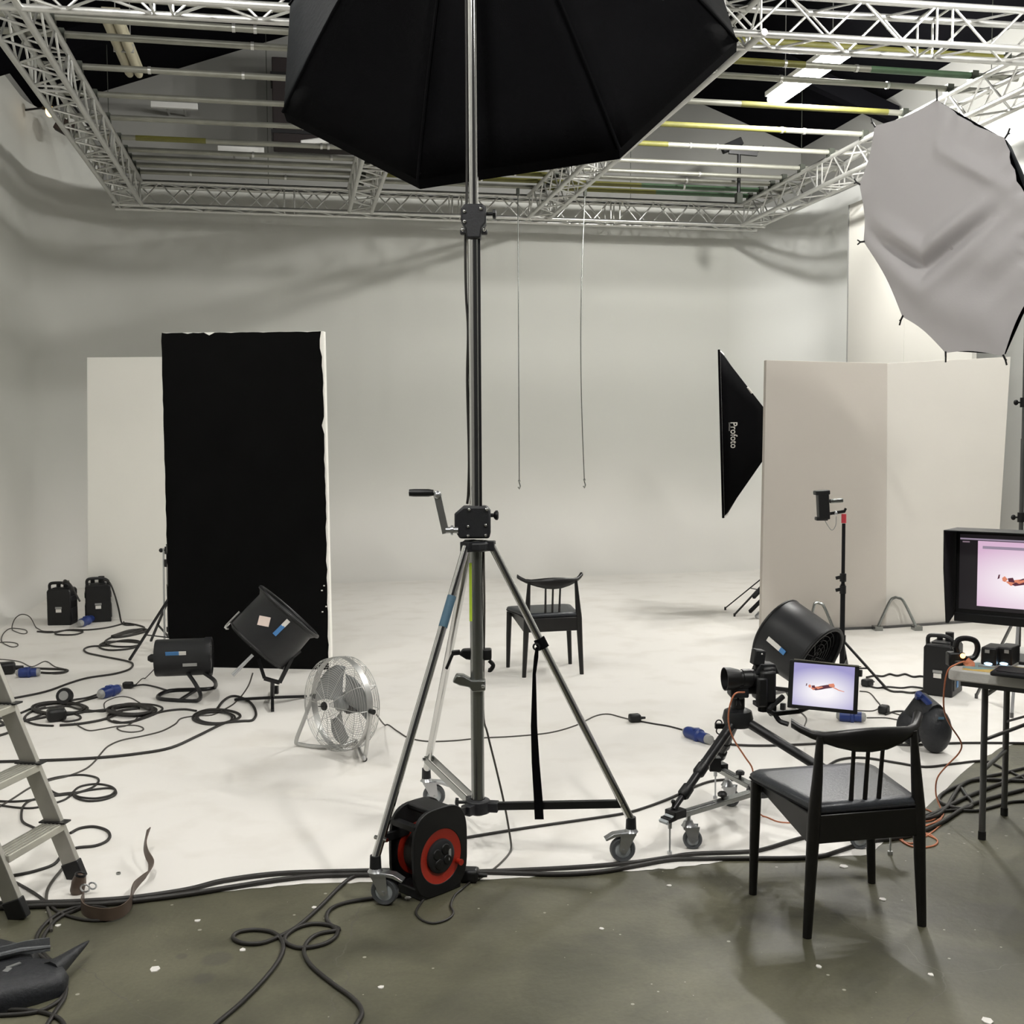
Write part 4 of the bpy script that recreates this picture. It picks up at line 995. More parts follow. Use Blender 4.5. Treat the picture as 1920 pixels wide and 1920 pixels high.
def scr_quad(t, name, c, xu, yu, wd, ht, m, zn, off):
    O = c + zn * off; me = bpy.data.meshes.new(name)
    q = [O - xu * wd / 2 - yu * ht / 2, O + xu * wd / 2 - yu * ht / 2, O + xu * wd / 2 + yu * ht / 2, O - xu * wd / 2 + yu * ht / 2]
    me.from_pydata([tuple(p - t.loc) for p in q], [], [(0, 1, 2, 3)]); uv = me.uv_layers.new(name='uv')
    for i, c_ in enumerate(((0, 0), (1, 0), (1, 1), (0, 1))): uv.data[i].uv = c_
    me.materials.append(m); o = bpy.data.objects.new(name, me); COL.objects.link(o); o.parent = t.o; return o
s1 = scr_quad(tab, 'screen', tc_ + xu * .002 + yu * .003, xu, yu, TWd - .038, THt - .026, M['scr1'], zn, .0008)
tab.part('top_edge', MB().bar(tq[0] + zn * .002, tq[1] + zn * .002, .004, .004), M['chrome'])
def figure(t, par, c, xu, yu, zn, s, off, half=False):
    def q(pts, z): return [c + xu * (a * s) + yu * (b_ * s) + zn * (off + z) for a, b_ in pts]
    legs = [(-.22, -.035), (-.12, -.01), (.02, .015), (.02, .0), (-.1, -.05), (-.17, -.075)]
    body = [(-.06, .005), (.05, .035), (.14, .05), (.17, .06), (.19, .02), (.15, -.005), (.04, -.03), (-.04, -.055), (-.13, -.075), (-.16, -.06)]
    top_ = [(.08, .05), (.17, .07), (.19, .03), (.16, .0), (.1, .01)]
    arm = [(.17, .01), (.26, -.03), (.35, -.05), (.35, -.06), (.26, -.045), (.16, -.005)]
    shoe = [(-.29, .03), (-.275, .035), (-.28, -.005), (-.3, -.015)]; hair = [(-.2, -.0), (-.15, .01), (-.13, -.04), (-.19, -.035)]
    foot = [(-.255, .0), (-.23, .02), (-.2, -.01), (-.225, -.04), (-.25, -.03)]
    for k, (pl, m) in enumerate(((legs, 'f_or'), (foot, 'f_or'), (body, 'f_dk'), (top_, 'f_or'), (arm, 'f_or'), (shoe, 'f_dk'), (hair, 'f_dk'), ([(-.13, -.03), (-.03, .0), (-.0, -.01), (-.09, -.05)], 'f_or'))):
        P_ = q(pl, .0001 * (k + 1)); o = t.part('picture_figure', MB().add(P_, [tuple(range(len(P_)))]), M[m], par, smooth=0)
figure(tab, s1, tc_ + xu * .003 + yu * .0, xu, yu, zn, TWd * .85, .0012)
arm0 = D(1452, 1338, 4.83); tab.part('support_arm', MB().bar(arm0, D(1500, 1333, 4.84), .02, .02).bar(D(1500, 1333, 4.84), tc_ - yu * THt * .3 - zn * .02, .025, .02).box(D(1468, 1325, 4.81), (.02, .03, .035), MT).box(D(1612, 1262, 4.72), (.02, .03, .035), MT), M['black'], bevel=.003)
tab.part('clamp_handle', MB().tube(spline([arm0, D(1462, 1352, 4.82), D(1478, 1358, 4.8)], 4), .011, 8), M['black'])

# ------------------------------------------------------------------ blowers
def fan_wires(b, c, ax, R, nr, r=.0016, spokes=16, dome=0):
    u, v, a = basis(ax)
    for k in range(1, nr + 1):
        rr = R * k / nr; b.torus(c + a * dome * (1 - (rr / R) ** 2), a, rr, r, 40, 4)
    for k in range(spokes):
        q = 2 * PI * k / spokes; d_ = u * math.cos(q) + v * math.sin(q); b.tube([c + a * dome * (1 - (f) ** 2) + d_ * R * f for f in (.06, .35, .65, 1)], r * 1.2, 4)
    return b
# small round heater-like blower
bc_ = D(345, 1232, 7.35); ax_ = (RH * .985 + FH * .17).normalized()
t = T('tube_blower', 'small black cylindrical blower with blue label on a bent tube frame', 'blower', V((bc_.x, bc_.y, 0)))
R1, L1 = .122, .36
t.part('barrel', MB().lathe([(.09, -L1 / 2), (R1 - .004, -L1 / 2), (R1, -L1 / 2 + .008), (R1, L1 / 2 - .05), (R1 + .006, L1 / 2 - .04), (R1 + .006, L1 / 2), (R1 - .004, L1 / 2), (R1 - .006, -L1 / 2 + .03), (.001, -L1 / 2 + .03)], bc_, ax_, n=36), M['dgrey'])
t.part('outlet_grille', fan_wires(MB(), bc_ + ax_ * (L1 / 2 - .01), ax_, R1 - .008, 6, .002, 8), M['blackmetal'])
t.part('motor', MB().cyl(bc_ - ax_ * .12, bc_ + ax_ * .08, .05, n=18), M['black'])
t.part('inlet_boss', MB().lathe([(.03, 0), (.028, .03), (.015, .05), (.001, .05)], bc_ - ax_ * L1 / 2, -ax_, n=14), M['black'])
tn = (-FH + RH * .17).normalized()
lbl = bc_ + tn * (R1 * .93) + UP * .045
MLb = Matrix((ax_, tn, UP)).transposed() @ Matrix.Rotation(-.38, 3, 'X')
t.part('blue_label', MB().box(lbl - ax_ * .06 + tn * .004, (.085, .006, .03), MLb), M['bluel']); t.part('grey_label', MB().box(lbl + ax_ * .005 + tn * .004, (.045, .006, .03), MLb), M['white'])
t.part('rating_plate', MB().box(bc_ + tn * R1 * .99 - UP * .03 + ax_ * .05, (.09, .006, .02), Matrix((ax_, tn, UP)).transposed()), M['greyp'])
fz = .014
f1 = [D(383, 1262, 7.3), D(402, 1276, 7.3), V(G(403, 1292)) + UP * fz, G(385, 1296) + UP * fz, G(318, 1299) + UP * fz, G(296, 1312) + UP * fz, G(330, 1317) + UP * fz, G(368, 1318) + UP * fz, D(376, 1303, 7.2), D(366, 1282, 7.22), D(352, 1262, 7.28)]
t.part('tube_frame', MB().tube(spline(f1, 4), .0135, 8), M['blackmetal'])
t.part('frame_crossbar', MB().bar(G(338, 1316) + UP * fz, G(368, 1297) + UP * fz, .02, .014), M['blackmetal'])

def big_blower(t, c, ax, R, L, flare=.0, open_front=True):
    t.part('barrel', MB().lathe([(R * .55, -L / 2 - .01), (R * .93, -L / 2), (R, -L / 2 + .02), (R * .99, 0), (R * .97, L / 2 - .04), (R * .99 + flare, L / 2), (R * .95 + flare, L / 2), (R * .94, L / 2 - .05), (R * .94, -L / 2 + .03), (R * .3, -L / 2 + .03)], c, ax, n=40), M['dgrey'])
    t.part('rolled_rim', MB().torus(c + ax * (L / 2), ax, R * .97 + flare, .012, 40, 8).torus(c - ax * (L / 2 - .01), ax, R * .97, .010, 40, 8), M['black'])
    t.part('guard', fan_wires(MB(), c + ax * (L / 2 - .03), ax, R * .93, 7, .0018, 10), M['blackmetal'])
    t.part('inlet_guard', fan_wires(MB(), c - ax * (L / 2 + .005), ax, R * .93, 7, .0018, 10), M['blackmetal'])
    t.part('motor', MB().cyl(c - ax * .1, c + ax * .05, R * .3, n=20), M['black'])
    u, v, a = basis(ax)
    for k in range(5):
        q = 2 * PI * k / 5; d_ = u * math.cos(q) + v * math.sin(q); e_ = a.cross(d_); b = MB()
        r0, r1 = R * .26, R * .88; b.add([c + d_ * r0 - e_ * .03 - a * .02, c + d_ * r0 + e_ * .03 + a * .02, c + d_ * r1 + e_ * .08 + a * .03, c + d_ * r1 - e_ * .06 - a * .03], [(0, 1, 2, 3)])
        g = t.part('blade', b, M['black']); g.modifiers.new('thick', 'SOLIDIFY').thickness = .004
def barrel_pt(c, ax, R, px, py):
    """point on the barrel surface seen at the pixel"""
    r = ray(px, py); oc = CAM - c; A = r - ax * r.dot(ax); B = oc - ax * oc.dot(ax)
    a, b_, c_ = A.dot(A), 2 * A.dot(B), B.dot(B) - R * R; ds = b_ * b_ - 4 * a * c_
    tt = (-b_ - math.sqrt(max(ds, 0))) / (2 * a); p = CAM + r * tt; rad = (p - c); rad = (rad - ax * rad.dot(ax)).normalized(); return p, rad
def sticker(t, name, c, ax, R, px0, py0, px1, py1, wd, m):
    p0, n0 = barrel_pt(c, ax, R, px0, py0); p1, n1 = barrel_pt(c, ax, R, px1, py1); nn = (n0 + n1).normalized()
    u = (p1 - p0).normalized(); v = nn.cross(u).normalized(); Mx = Matrix((u, v, nn)).transposed()
    t.part(name, MB().box((p0 + p1) / 2 + nn * .004, ((p1 - p0).length, wd, .006), Mx), m)
# blower on floor stand in front of the black board
c = D(512, 1180, 7.15); ax_ = (RH * .60 + UP * .66 + FH * .16).normalized()
foot = G(511, 1322)
t = T('drum_blower', 'large black drum blower with cream sticker, tilted on a short cross-footed stand', 'blower', V((foot.x, foot.y, 0)))
RB, LB = .222, .30
big_blower(t, c, ax_, RB, LB, .026)
sticker(t, 'cream_sticker', c, ax_, RB, 485, 1163, 506, 1167, .06, M['pink'])
sticker(t, 'blue_label', c, ax_, RB, 514, 1190, 531, 1173, .028, M['bluel']); sticker(t, 'white_label', c, ax_, RB, 530, 1174, 541, 1163, .028, M['white'])
t.part('carry_handle', MB().tube(spline([c - ax_ * .12 + UP * .1 - RH * .2, c - ax_ * .16 + UP * .14 - RH * .19, c - ax_ * .1 + UP * .19 - RH * .14], 5), .009, 8), M['chrome'])
t.part('push_bar', MB().cyl(D(474, 1228, 7.0), D(436, 1266, 6.95), .011, .013, n=12), M['zinc'])
y0 = D(484, 1235, 7.1); y1 = D(548, 1232, 7.1)
t.part('yoke', MB().bar(y0, D(496, 1272, 7.08), .022, .022).bar(D(496, 1272, 7.08), D(524, 1280, 7.06), .022, .022).bar(D(524, 1280, 7.06), y1, .022, .022).bar(y1, c + RH * .17 - UP * .14, .02, .02), M['blackmetal'])
t.part('post', MB().cyl(D(511, 1277, 7.07), V((foot.x, foot.y, .05)), .014, n=12).box(V((foot.x, foot.y, .1)) + RH * .02, (.04, .03, .05), MR), M['blackmetal'])
for a, e in (((511, 1312), (441, 1315)), ((511, 1312), (574, 1309)), ((511, 1312), (511, 1336)), ((511, 1312), (512, 1297))):
    q = G(*e); t.part('foot_bar', MB().bar(V((foot.x, foot.y, .05)), V((q.x, q.y, .012)), .02, .016), M['blackmetal'])
# blower beside the tethered camera
c = D(1494, 1208, 6.9); ax_ = (RH * .60 - UP * .42 - FH * .62).normalized(); foot = G(1478, 1310)
t = T('drum_blower', 'large dark grey drum blower with white and blue label, behind the tablet', 'blower', V((foot.x, foot.y, 0)))
RB, LB = .222, .34
big_blower(t, c, ax_, RB, LB, .0)
sticker(t, 'white_label', c, ax_, RB, 1440, 1197, 1463, 1217, .03, M['white']); sticker(t, 'blue_label', c, ax_, RB, 1463, 1217, 1472, 1225, .03, M['bluel'])
t.part('yoke', MB().bar(c - ax_ * .02 + RH * -.17 - UP * .12, D(1448, 1290, 6.8), .022, .022).bar(D(1448, 1290, 6.8), D(1500, 1296, 6.8), .022, .022).bar(D(1500, 1296, 6.8), c - UP * .2 + RH * .1, .022, .022), M['blackmetal'])
for e in ((1440, 1306), (1530, 1306), (1490, 1325)):
    q = G(*e); t.part('foot_bar', MB().bar(D(1476, 1295, 6.8), V((q.x, q.y, .012)), .022, .018), M['blackmetal'])

# silver drum fan
fx = (RH * -.70 - FH * .70 + UP * .04).normalized()
c = D(640, 1319, 6.0); RF = .252; back = c - fx * .07; front = c + fx * .07
t = T('drum_fan', 'silver drum fan with grey blades on a bent tube stand', 'fan', V((c.x, c.y, 0)))
def cage(sgn):      # wire cage: rings on a domed face, down to the flat band at the middle
    b = MB(); u, v, a = basis(fx)
    prof = [(RF, .018), (RF, .035), (RF - .001, .05), (RF - .003, .062), (RF - .012, .074)] + [(RF - .024 - (RF - .05) * k / 17, .080 + .016 * k / 17) for k in range(18)]
    for r_, h_ in prof: b.torus(c + a * (sgn * h_), a, r_, .00125, 40, 4)
    for k in range(12):
        q = 2 * PI * k / 12; d_ = u * math.cos(q) + v * math.sin(q); b.tube([c + a * (sgn * h_) + d_ * r_ for r_, h_ in prof[::3] + [prof[-1]]], .0018, 4)
    return b
t.part('drum_ring', MB().lathe([(RF, .02), (RF + .003, .018), (RF + .003, -.018), (RF, -.02), (RF - .002, 0), (RF, .02)], c, fx, n=56), M['aluw'])
t.part('front_grille', cage(1), M['aluw'])
t.part('rear_grille', cage(-1), M['aluw'])
u, v, a = basis(fx)
for k in range(3):
    b = MB(); vs = []; q0_ = .9 + 2 * PI * k / 3
    for j in range(8):
        f = j / 7; r_ = .04 + (.222 - .04) * f
        for i in range(6):
            g = i / 5 - .5; wd = math.radians(52 + 36 * f); q = q0_ + g * wd
            vs.append(c - fx * .005 + (u * math.cos(q) + v * math.sin(q)) * (r_ * (1 - .12 * abs(g * 2) ** 3 * f)) + fx * (g * .07 * (.5 + f * .6)))
    b.add(vs, [(j * 6 + i, j * 6 + i + 1, (j + 1) * 6 + i + 1, (j + 1) * 6 + i) for j in range(7) for i in range(5)])
    g_ = t.part('blade', b, M['blade']); g_.modifiers.new('thick', 'SOLIDIFY').thickness = .003
t.part('hub', MB().lathe([(.001, .03), (.03, .03), (.04, .02), (.042, -.02), (.001, -.02)], c, fx, n=24), M['blade'])
t.part('hub_badge', MB().lathe([(.001, .012), (.022, .01), (.024, 0), (.001, 0)], c + fx * .11, fx, n=20).box(c + fx * .122, (.05, .004, .004), MR), M['black'])
t.part('motor', MB().lathe([(.001, -.15), (.05, -.145), (.062, -.12), (.062, -.04), (.045, -.03), (.001, -.03)], c, fx, n=24), M['dgrey'])
sdv = fx.cross(UP).normalized(); sdv = sdv if sdv.dot(RH) > 0 else -sdv
pl, pr = c - sdv * (RF + .012), c + sdv * (RF + .012)
for p in (pl, pr): t.part('pivot_knob', MB().cyl(p - sdv * .012, p + sdv * .02, .014, n=12), M['black'])
bl, br = G(553, 1400) + UP * .013, G(684, 1428) + UP * .013
pts = [pl - UP * .0, pl.lerp(bl, .9) + UP * .005, bl + RH * .02, bl + RH * .06 - FH * .0, G(650, 1395) + UP * .013]
t.part('stand_tube', MB().tube(spline([pl, pl.lerp(bl, .5), pl.lerp(bl, .92), bl + RH * .03, G(600, 1405) + UP * .013, G(642, 1403) + UP * .013], 5), .0115, 10), M['aluw'])
t.part('stand_tube', MB().tube(spline([pr, pr.lerp(br, .5), br + UP * .01, br - RH * .012 + UP * .02, G(668, 1395) + UP * .02], 5), .0115, 10).tube([G(642, 1403) + UP * .013, G(668, 1395) + UP * .02], .0115, 10), M['aluw'])
t.part('rubber_foot', MB().ball(br - UP * .0, .014, 8, 6), M['black'])

# ------------------------------------------------------------------ power packs
def pack(label, base, wd, dp, ht, rot, lab=1, stripe=False, name='power_pack', seed=0):
    t = T(name, label, 'power pack', base, rot, group='black flash power packs', local=True)
    t.part('case', MB().prism([(-wd / 2, 0), (wd / 2, 0), (wd / 2, ht * .8), (wd / 2 - .015, ht * .86), (-wd / 2 + .015, ht * .86), (-wd / 2, ht * .8)], (0, -dp / 2, 0), (1, 0, 0), (0, 0, 1), (0, 1, 0), dp), M['black'], bevel=.01)
    t.part('side_fins', MB().box((0, 0, ht * .25), (wd + .012, dp * .8, ht * .3)).box((0, 0, ht * .62), (wd + .012, dp * .8, ht * .12)), M['dgrey'], bevel=.005)
    t.part('handle', MB().tube(spline([V((-wd * .42, -dp * .3, ht * .82)), V((-wd * .40, -dp * .3, ht * .97)), V((-wd * .15, -dp * .3, ht)), V((wd * .2, -dp * .3, ht * .99)), V((wd * .4, -dp * .3, ht * .93)), V((wd * .42, -dp * .3, ht * .82))], 4), .014, 8), M['black'])
    t.part('lamp_plug', MB().cyl((wd * .15, dp * .15, ht * .84), (wd * .15, dp * .15, ht * 1.02), .028, n=14).cyl((-wd * .2, dp * .2, ht * .84), (-wd * .2, dp * .2, ht * .96), .02, n=12), M['black'])
    t.part('control_panel', MB().box((0, -dp * .1, ht * .865), (wd * .6, dp * .35, .01)), M['dgrey'])
    if lab: t.part('white_label', MB().box((-.0, -dp / 2 - .006, ht * .35), (.05, .004, .03)), M['white']); t.part('lettering_plate', MB().box((0, -dp / 2 - .006, ht * .42), (.06, .003, .018)), M['greyp'])
    if stripe: t.part('blue_label', MB().box((wd / 2 + .008, -dp * .12, ht * .3), (.004, .035, ht * .32)), M['bluel'])
    return t
pk = G(110, 1173); pack('black power pack with white label, standing apart near the dark wall', pk + FH * .1, .22, .2, .4, -YAW + .05)
pk = G(178, 1167); pack('black power pack tilted towards its neighbour, blue connector at its base', pk + FH * .1, .23, .22, .42, -YAW + .35, 1)
pk = G(1776, 1304); pack('black power pack with light blue stripe under the table corner', pk + FH * .08 + RH * .0, .19, .27, .4, -YAW - .62, 1, True)
# blue connectors and plugs
def connector(label, p0, p1, r=.035, group='blue mains connectors'):
    p0, p1 = V(p0), V(p1); a = (p1 - p0); L_ = a.length; a.normalize(); c_ = (p0 + p1) / 2
    t = T('blue_connector', label, 'connector', V((c_.x, c_.y, 0)), group=group)
    t.part('plug_body', MB().lathe([(.001, L_ * .12), (r * .9, L_ * .12), (r, L_ * .2), (r, L_ * .48), (r * 1.15, L_ * .5), (r * 1.15, L_ * .58), (r * .85, L_ * .62), (r * .85, L_ * .85), (.001, L_ * .85)], p0, a, n=18), M['blue'])
    t.part('cable_gland', MB().lathe([(.001, 0), (r * .45, 0), (r * .8, L_ * .08), (r * .88, L_ * .16), (.001, L_ * .16)], p0, a, n=16), M['greyp']); t.part('cable_gland', MB().lathe([(.001, L_ * .83), (r * .82, L_ * .83), (r * .7, L_ * .97), (r * .3, L_), (.001, L_)], p0, a, n=16), M['greyp'])
    t.part('hinged_cap', MB().box(p0 + a * L_ * .45 + UP * r * .95, (.04, .03, .012), MR), M['blue'], bevel=.003)
def gz(px, py, z): return G(px, py, z)
connector('blue mains connector lying on the floor before the distant table leg side, mid white floor', gz(1283, 1370, .03), gz(1334, 1388, .03))
connector('blue mains connector amid the cable tangle near the ladder', gz(185, 1303, .035), gz(226, 1290, .035), .038)
connector('blue mains connector at the frame edge beyond the ladder top', gz(30, 1262, .035), gz(76, 1260, .035), .036)
connector('blue mains connector at the foot of the tilted power pack', gz(148, 1170, .04), gz(175, 1158, .04), .04)
connector('blue mains connector seen over the near chair back', gz(1568, 1341, .035), gz(1624, 1345, .035), .036)
def plug(label, p, s=.04, rot=.3, cat='plug'):
    p = V(p); Mr = Matrix.Rotation(rot, 3, 'Z'); t = T('power_plug', label, cat, V((p.x, p.y, 0)), group='black mains plugs')
    t.part('plug_body', MB().box(p + UP * s * .55, (s * 1.5, s * 1.2, s), Mr), M['black'], bevel=s * .25)
    t.part('strain_relief', MB().cyl(p + UP * s * .5, p + UP * s * .5 + Mr @ V((s * 1.4, 0, 0)), s * .28, s * .15, n=10), M['black'])
plug('black mains plug lying alone beyond the strap on the white floor', G(1190, 1354), .048, .0)
plug('black plug resting against the cable reel', G(880, 1652), .05, -.3)
plug('black plug near the small tube blower, by the blue connector', G(240, 1291), .045, -.2)
plug('black socket block upright in the dark cable tangle', G(106, 1352), .075, .3)
plug('black plug beyond the tablet edge', G(1626, 1287), .05, .4)
plug('black plug behind the near chair back', G(1657, 1338), .05, .8)
plug('black trailing socket at the frame edge by the blue connector', G(12, 1264), .085, .2)
# round cable drum in the tangle
p = G(122, 1322); t = T('socket_drum', 'small round dark socket drum in the cable tangle', 'cable reel', p)
t.part('disc', MB().lathe([(.001, -.02), (.05, -.022), (.055, 0), (.05, .022), (.001, .02)], p + UP * .06, -FH + UP * .3, n=20), M['black']); t.part('face', MB().lathe([(.001, .026), (.03, .025), (.032, .02)], p + UP * .06, -FH + UP * .3, n=18), M['greyp'])

# ------------------------------------------------------------------ stands
gb = G(318, 1218); l3 = light_stand('light_stand', 'black light stand beside the near edge of the black polyboard', gb, zy(1017, gb.dot(FH)), .5, .72, .012, 'blackmetal', (), (zy(1022, gb.dot(FH)) - .03,))
for e in ((243, 1241), (345, 1232), (283, 1205)):
    q = G(*e); kn = (gb + UP * .36).lerp(V((q.x, q.y, .02)), .0)
    l3.part('leg', MB().bar(gb + UP * .42, V((q.x, q.y, .015)), .018, .014), M['blackmetal']); l3.part('brace', MB().bar(gb + UP * .1, (gb + UP * .42).lerp(V((q.x, q.y, .015)), .6), .014, .01), M['blackmetal'])
l3.part('second_pole', MB().cyl(gb - RH * .04 + UP * .05, gb - RH * .03 + UP * (zy(1025, gb.dot(FH))), .008, n=8), M['zinc'])
gb = G(1578, 1285)
gd = gb.dot(FH); l4 = T('light_stand', 'slim black light stand with red tip before the cream panels', 'light stand', gb)
l4.part('pole', MB().cyl(gb + UP * .1, gb + UP * zy(1100, gd), .0165, n=12), M['blackmat']); l4.part('upper_pole', MB().cyl(gb + UP * zy(1110, gd), gb + UP * zy(985, gd), .012, n=12), M['blackmat'])
for y in (1085, 1108):
    q = gb + UP * zy(y, gd); l4.part('clamp_collar', MB().cyl(q - UP * .035, q + UP * .02, .022, n=12).bar(q, q - RH * .05 - UP * .012, .012, .022), M['black'])
l4.part('red_spigot', MB().cyl(gb + UP * zy(984, gd), gb + UP * zy(967, gd), .017, n=12), M['redspig'])
ft = gb + UP * zy(1205, gd)
for e in ((1661, 1293), (1540, 1302), (1590, 1262)):
    q = G(*e); l4.part('leg', MB().bar(ft, V((q.x, q.y, .012)), .02, .014), M['blackmetal']); l4.part('brace', MB().bar(gb + UP * .12, ft.lerp(V((q.x, q.y, .012)), .6), .012, .01), M['blackmetal'])
l4.part('leg_collar', MB().cyl(ft - UP * .03, ft + UP * .03, .024, n=12), M['black'])
sm_ = T('speedlight', 'small black lamp unit with grey paddle clamped on top of the slim stand', 'lamp', gb + UP * zy(966, gd))
q = D(1543, 948, gd)
sm_.part('body', MB().box(q, (.075, .07, .19), MR @ Matrix.Rotation(-.06, 3, 'Y')).box(q + UP * .09 - RH * .01, (.1, .075, .03), MR @ Matrix.Rotation(-.06, 3, 'Y')).box(q - UP * .09 - RH * .01, (.08, .06, .025), MR), M['black'], bevel=.006)
sm_.part('paddle', MB().bar(D(1555, 940, gd), D(1581, 938, gd), .03, .03, hint=UP), M['steel'], bevel=.008)
sm_.part('arm', MB().bar(D(1556, 963, gd), gb + UP * zy(962, gd), .02, .02).bar(gb + UP * zy(964, gd), D(1586, 953, gd), .01, .014), M['blackmetal'])
sm_.part('ball_joint', MB().ball(D(1567, 962, gd), .016, 10, 8), M['zinc'])
sm_.part('sync_cable', MB().tube(spline([D(1545, 972, gd), D(1552, 985, gd), D(1560, 994, gd), D(1567, 985, gd), D(1568, 968, gd)], 5), .003, 6), M['greyp'])

# ------------------------------------------------------------------ table and the things on it
Lx = (RH * .8 - FH * .6).normalized(); Sx = (RH * .6 + FH * .8).normalized()
P0 = W2(1.82, 4.66); TTOP = .74
tb = T('folding_table', 'white plastic folding table cut off by the view edge', 'table', P0 + Lx * .75 + Sx * .35)
TL, TW = 1.5, .72; out = []
for (cx_, cy_, a0) in ((.05, .05, 180), (TL - .05, .05, 270), (TL - .05, TW - .05, 0), (.05, TW - .05, 90)):
    for k in range(5): q = math.radians(a0 + 90 * k / 4); out.append((cx_ + .05 * math.cos(q), cy_ + .05 * math.sin(q)))
tb.part('tabletop', MB().prism(out, P0 + UP * (TTOP - .048), Lx, Sx, UP, .048), M['table'], bevel=.006)
def tp(a, b_, z=TTOP): return V((P0.x, P0.y, 0)) + Lx * a + Sx * b_ + UP * z
for a in (.13, TL - .13):
    for s in (.12, .5):
        f = tp(a, s, 0)
        lg = tb.part('leg', MB().cyl(f + UP * .01, tp(a, s, TTOP - .05), .0135, n=12), M['tleg']); tb.part('rubber_foot', MB().cyl(f, f + UP * .035, .016, n=12), M['black'], lg)
    
    for z in (.62, .3): tb.part('leg_crossbar', MB().cyl(tp(a, .12, z), tp(a, .5, z), .01), M['tleg'])
for s in (.12, .5):
    tb.part('folding_brace', MB().bar(tp(.13, s, .43), tp(.62, .31, TTOP - .06), .02, .01), M['tleg'])
tb.part('under_rail', MB().bar(tp(.05, .06, TTOP - .06), tp(TL - .05, .06, TTOP - .06), .03, .03).bar(tp(.05, TW - .06, TTOP - .06), tp(TL - .05, TW - .06, TTOP - .06), .03, .03), M['tleg'])
def flatp(pl, z, name, label, m, cat='paper'):
    b = MB().prism(pl, P0 + UP * z, Lx, Sx, UP, .002); return single(name, label, cat, b, m)
mp = T('printed_map', 'ochre and teal printed sheet spread on the table by the monitor', 'paper', tp(.35, .12))
mp.part('sheet', MB().prism([(.06, .02), (.7, .02), (.68, .19), (.1, .21)], P0 + UP * TTOP, Lx, Sx, UP, .0015), M['ochre'])
mp.part('teal_patch', MB().prism([(.055, .05), (.1, .04), (.17, .09), (.16, .17), (.08, .2), (.03, .16)], P0 + UP * (TTOP + .0016), Lx, Sx, UP, .001), M['teal'])
mp.part('red_patch', MB().prism([(.17, .13), (.24, .1), (.3, .12), (.27, .165), (.2, .17)], P0 + UP * (TTOP + .0016), Lx, Sx, UP, .001), M['redp'])
flatp([(.12, .22), (.36, .2), (.4, .36), (.18, .4)], TTOP, 'paper_sheet', 'loose white paper sheet behind the printed map', M['paper'])
# monitor
ml = W2(1.955, 4.92); Mx_ = (RH * .78 - FH * .62).normalized(); Mn = (-RH * .62 - FH * .78).normalized()
mon = T('computer_monitor', 'hooded black monitor showing a pink picture, on the folding table', 'monitor', V((ml.x, ml.y, TTOP)) + Mx_ * .33)
zt, zb_ = 1.285, .935
def mo(a, z, n_=0): return V((ml.x, ml.y, 0)) + Mx_ * a + UP * z + Mn * n_
MW = .66
MM = Matrix((Mx_, UP, Mn)).transposed()
mon.part('panel_body', MB().box(mo(MW / 2, (zt + zb_) / 2, -.03), (MW, zt - zb_ + .03, .05), MM), M['black'], bevel=.005)
ui = scr_quad(mon, 'screen', mo(MW / 2 + .003, (zt + zb_) / 2 + .012), Mx_, UP, MW - .03, zt - zb_ - .02, M['f_uid'], Mn, -.003)
mon.part('menu_bar', MB().box(mo(MW / 2, zt - .018, -.001), (MW - .04, .007, .001), MM), M['f_uig'], ui); mon.part('menu_mark', MB().box(mo(.045, zt - .031, -.001), (.03, .006, .001), MM), M['f_ui'], ui)
pc_ = mo(.095 + .24, (zt + zb_) / 2 + .008); pw_, ph_ = .48, .285
pic = scr_quad(mon, 'displayed_picture', pc_, Mx_, UP, pw_, ph_, M['scr2'], Mn, -.0005)
figure(mon, pic, mo(.095 + .24 - .03, (zt + zb_) / 2 - .005), Mx_, UP, Mn, .42, .0006)
mon.part('picture_tools', MB().box(mo(.095 + .24, zt - .052, -.0002), (.44, .012, .0005), MM), M['f_uig'], ui)
hd_ = mon.part('hood_top', MB().prism([(-.012, -.06), (MW + .012, -.06), (MW + .012, .13), (-.012, .13)], mo(0, zt + .022, 0), Mx_, Mn, UP, .004), M['dgrey'])
for a in (-.012, MW + .008):
    mon.part('hood_side', MB().prism([(-.06, zt + .022), (.13, zt + .022), (.125, zt - .14), (.08, zb_ - .035), (.05, zb_ - .04), (-.06, zb_ - .0)], mo(a, 0, 0), Mn, UP, Mx_, .004), M['blackmat'])
mon.part('lower_bezel', MB().box(mo(MW / 2, zb_ - .015, -.01), (MW, .04, .03), MM), M['black'], bevel=.004)
mon.part('stand_neck', MB().box(mo(MW / 2, (zb_ + TTOP) / 2, -.09), (.09, .03, zb_ - TTOP + .06), Matrix((Mx_, Mn, UP)).transposed()), M['black'], bevel=.004)
mon.part('stand_foot', MB().box(mo(MW / 2, TTOP + .008, -.07), (.24, .2, .016), Matrix((Mx_, Mn, UP)).transposed()), M['black'], bevel=.004)
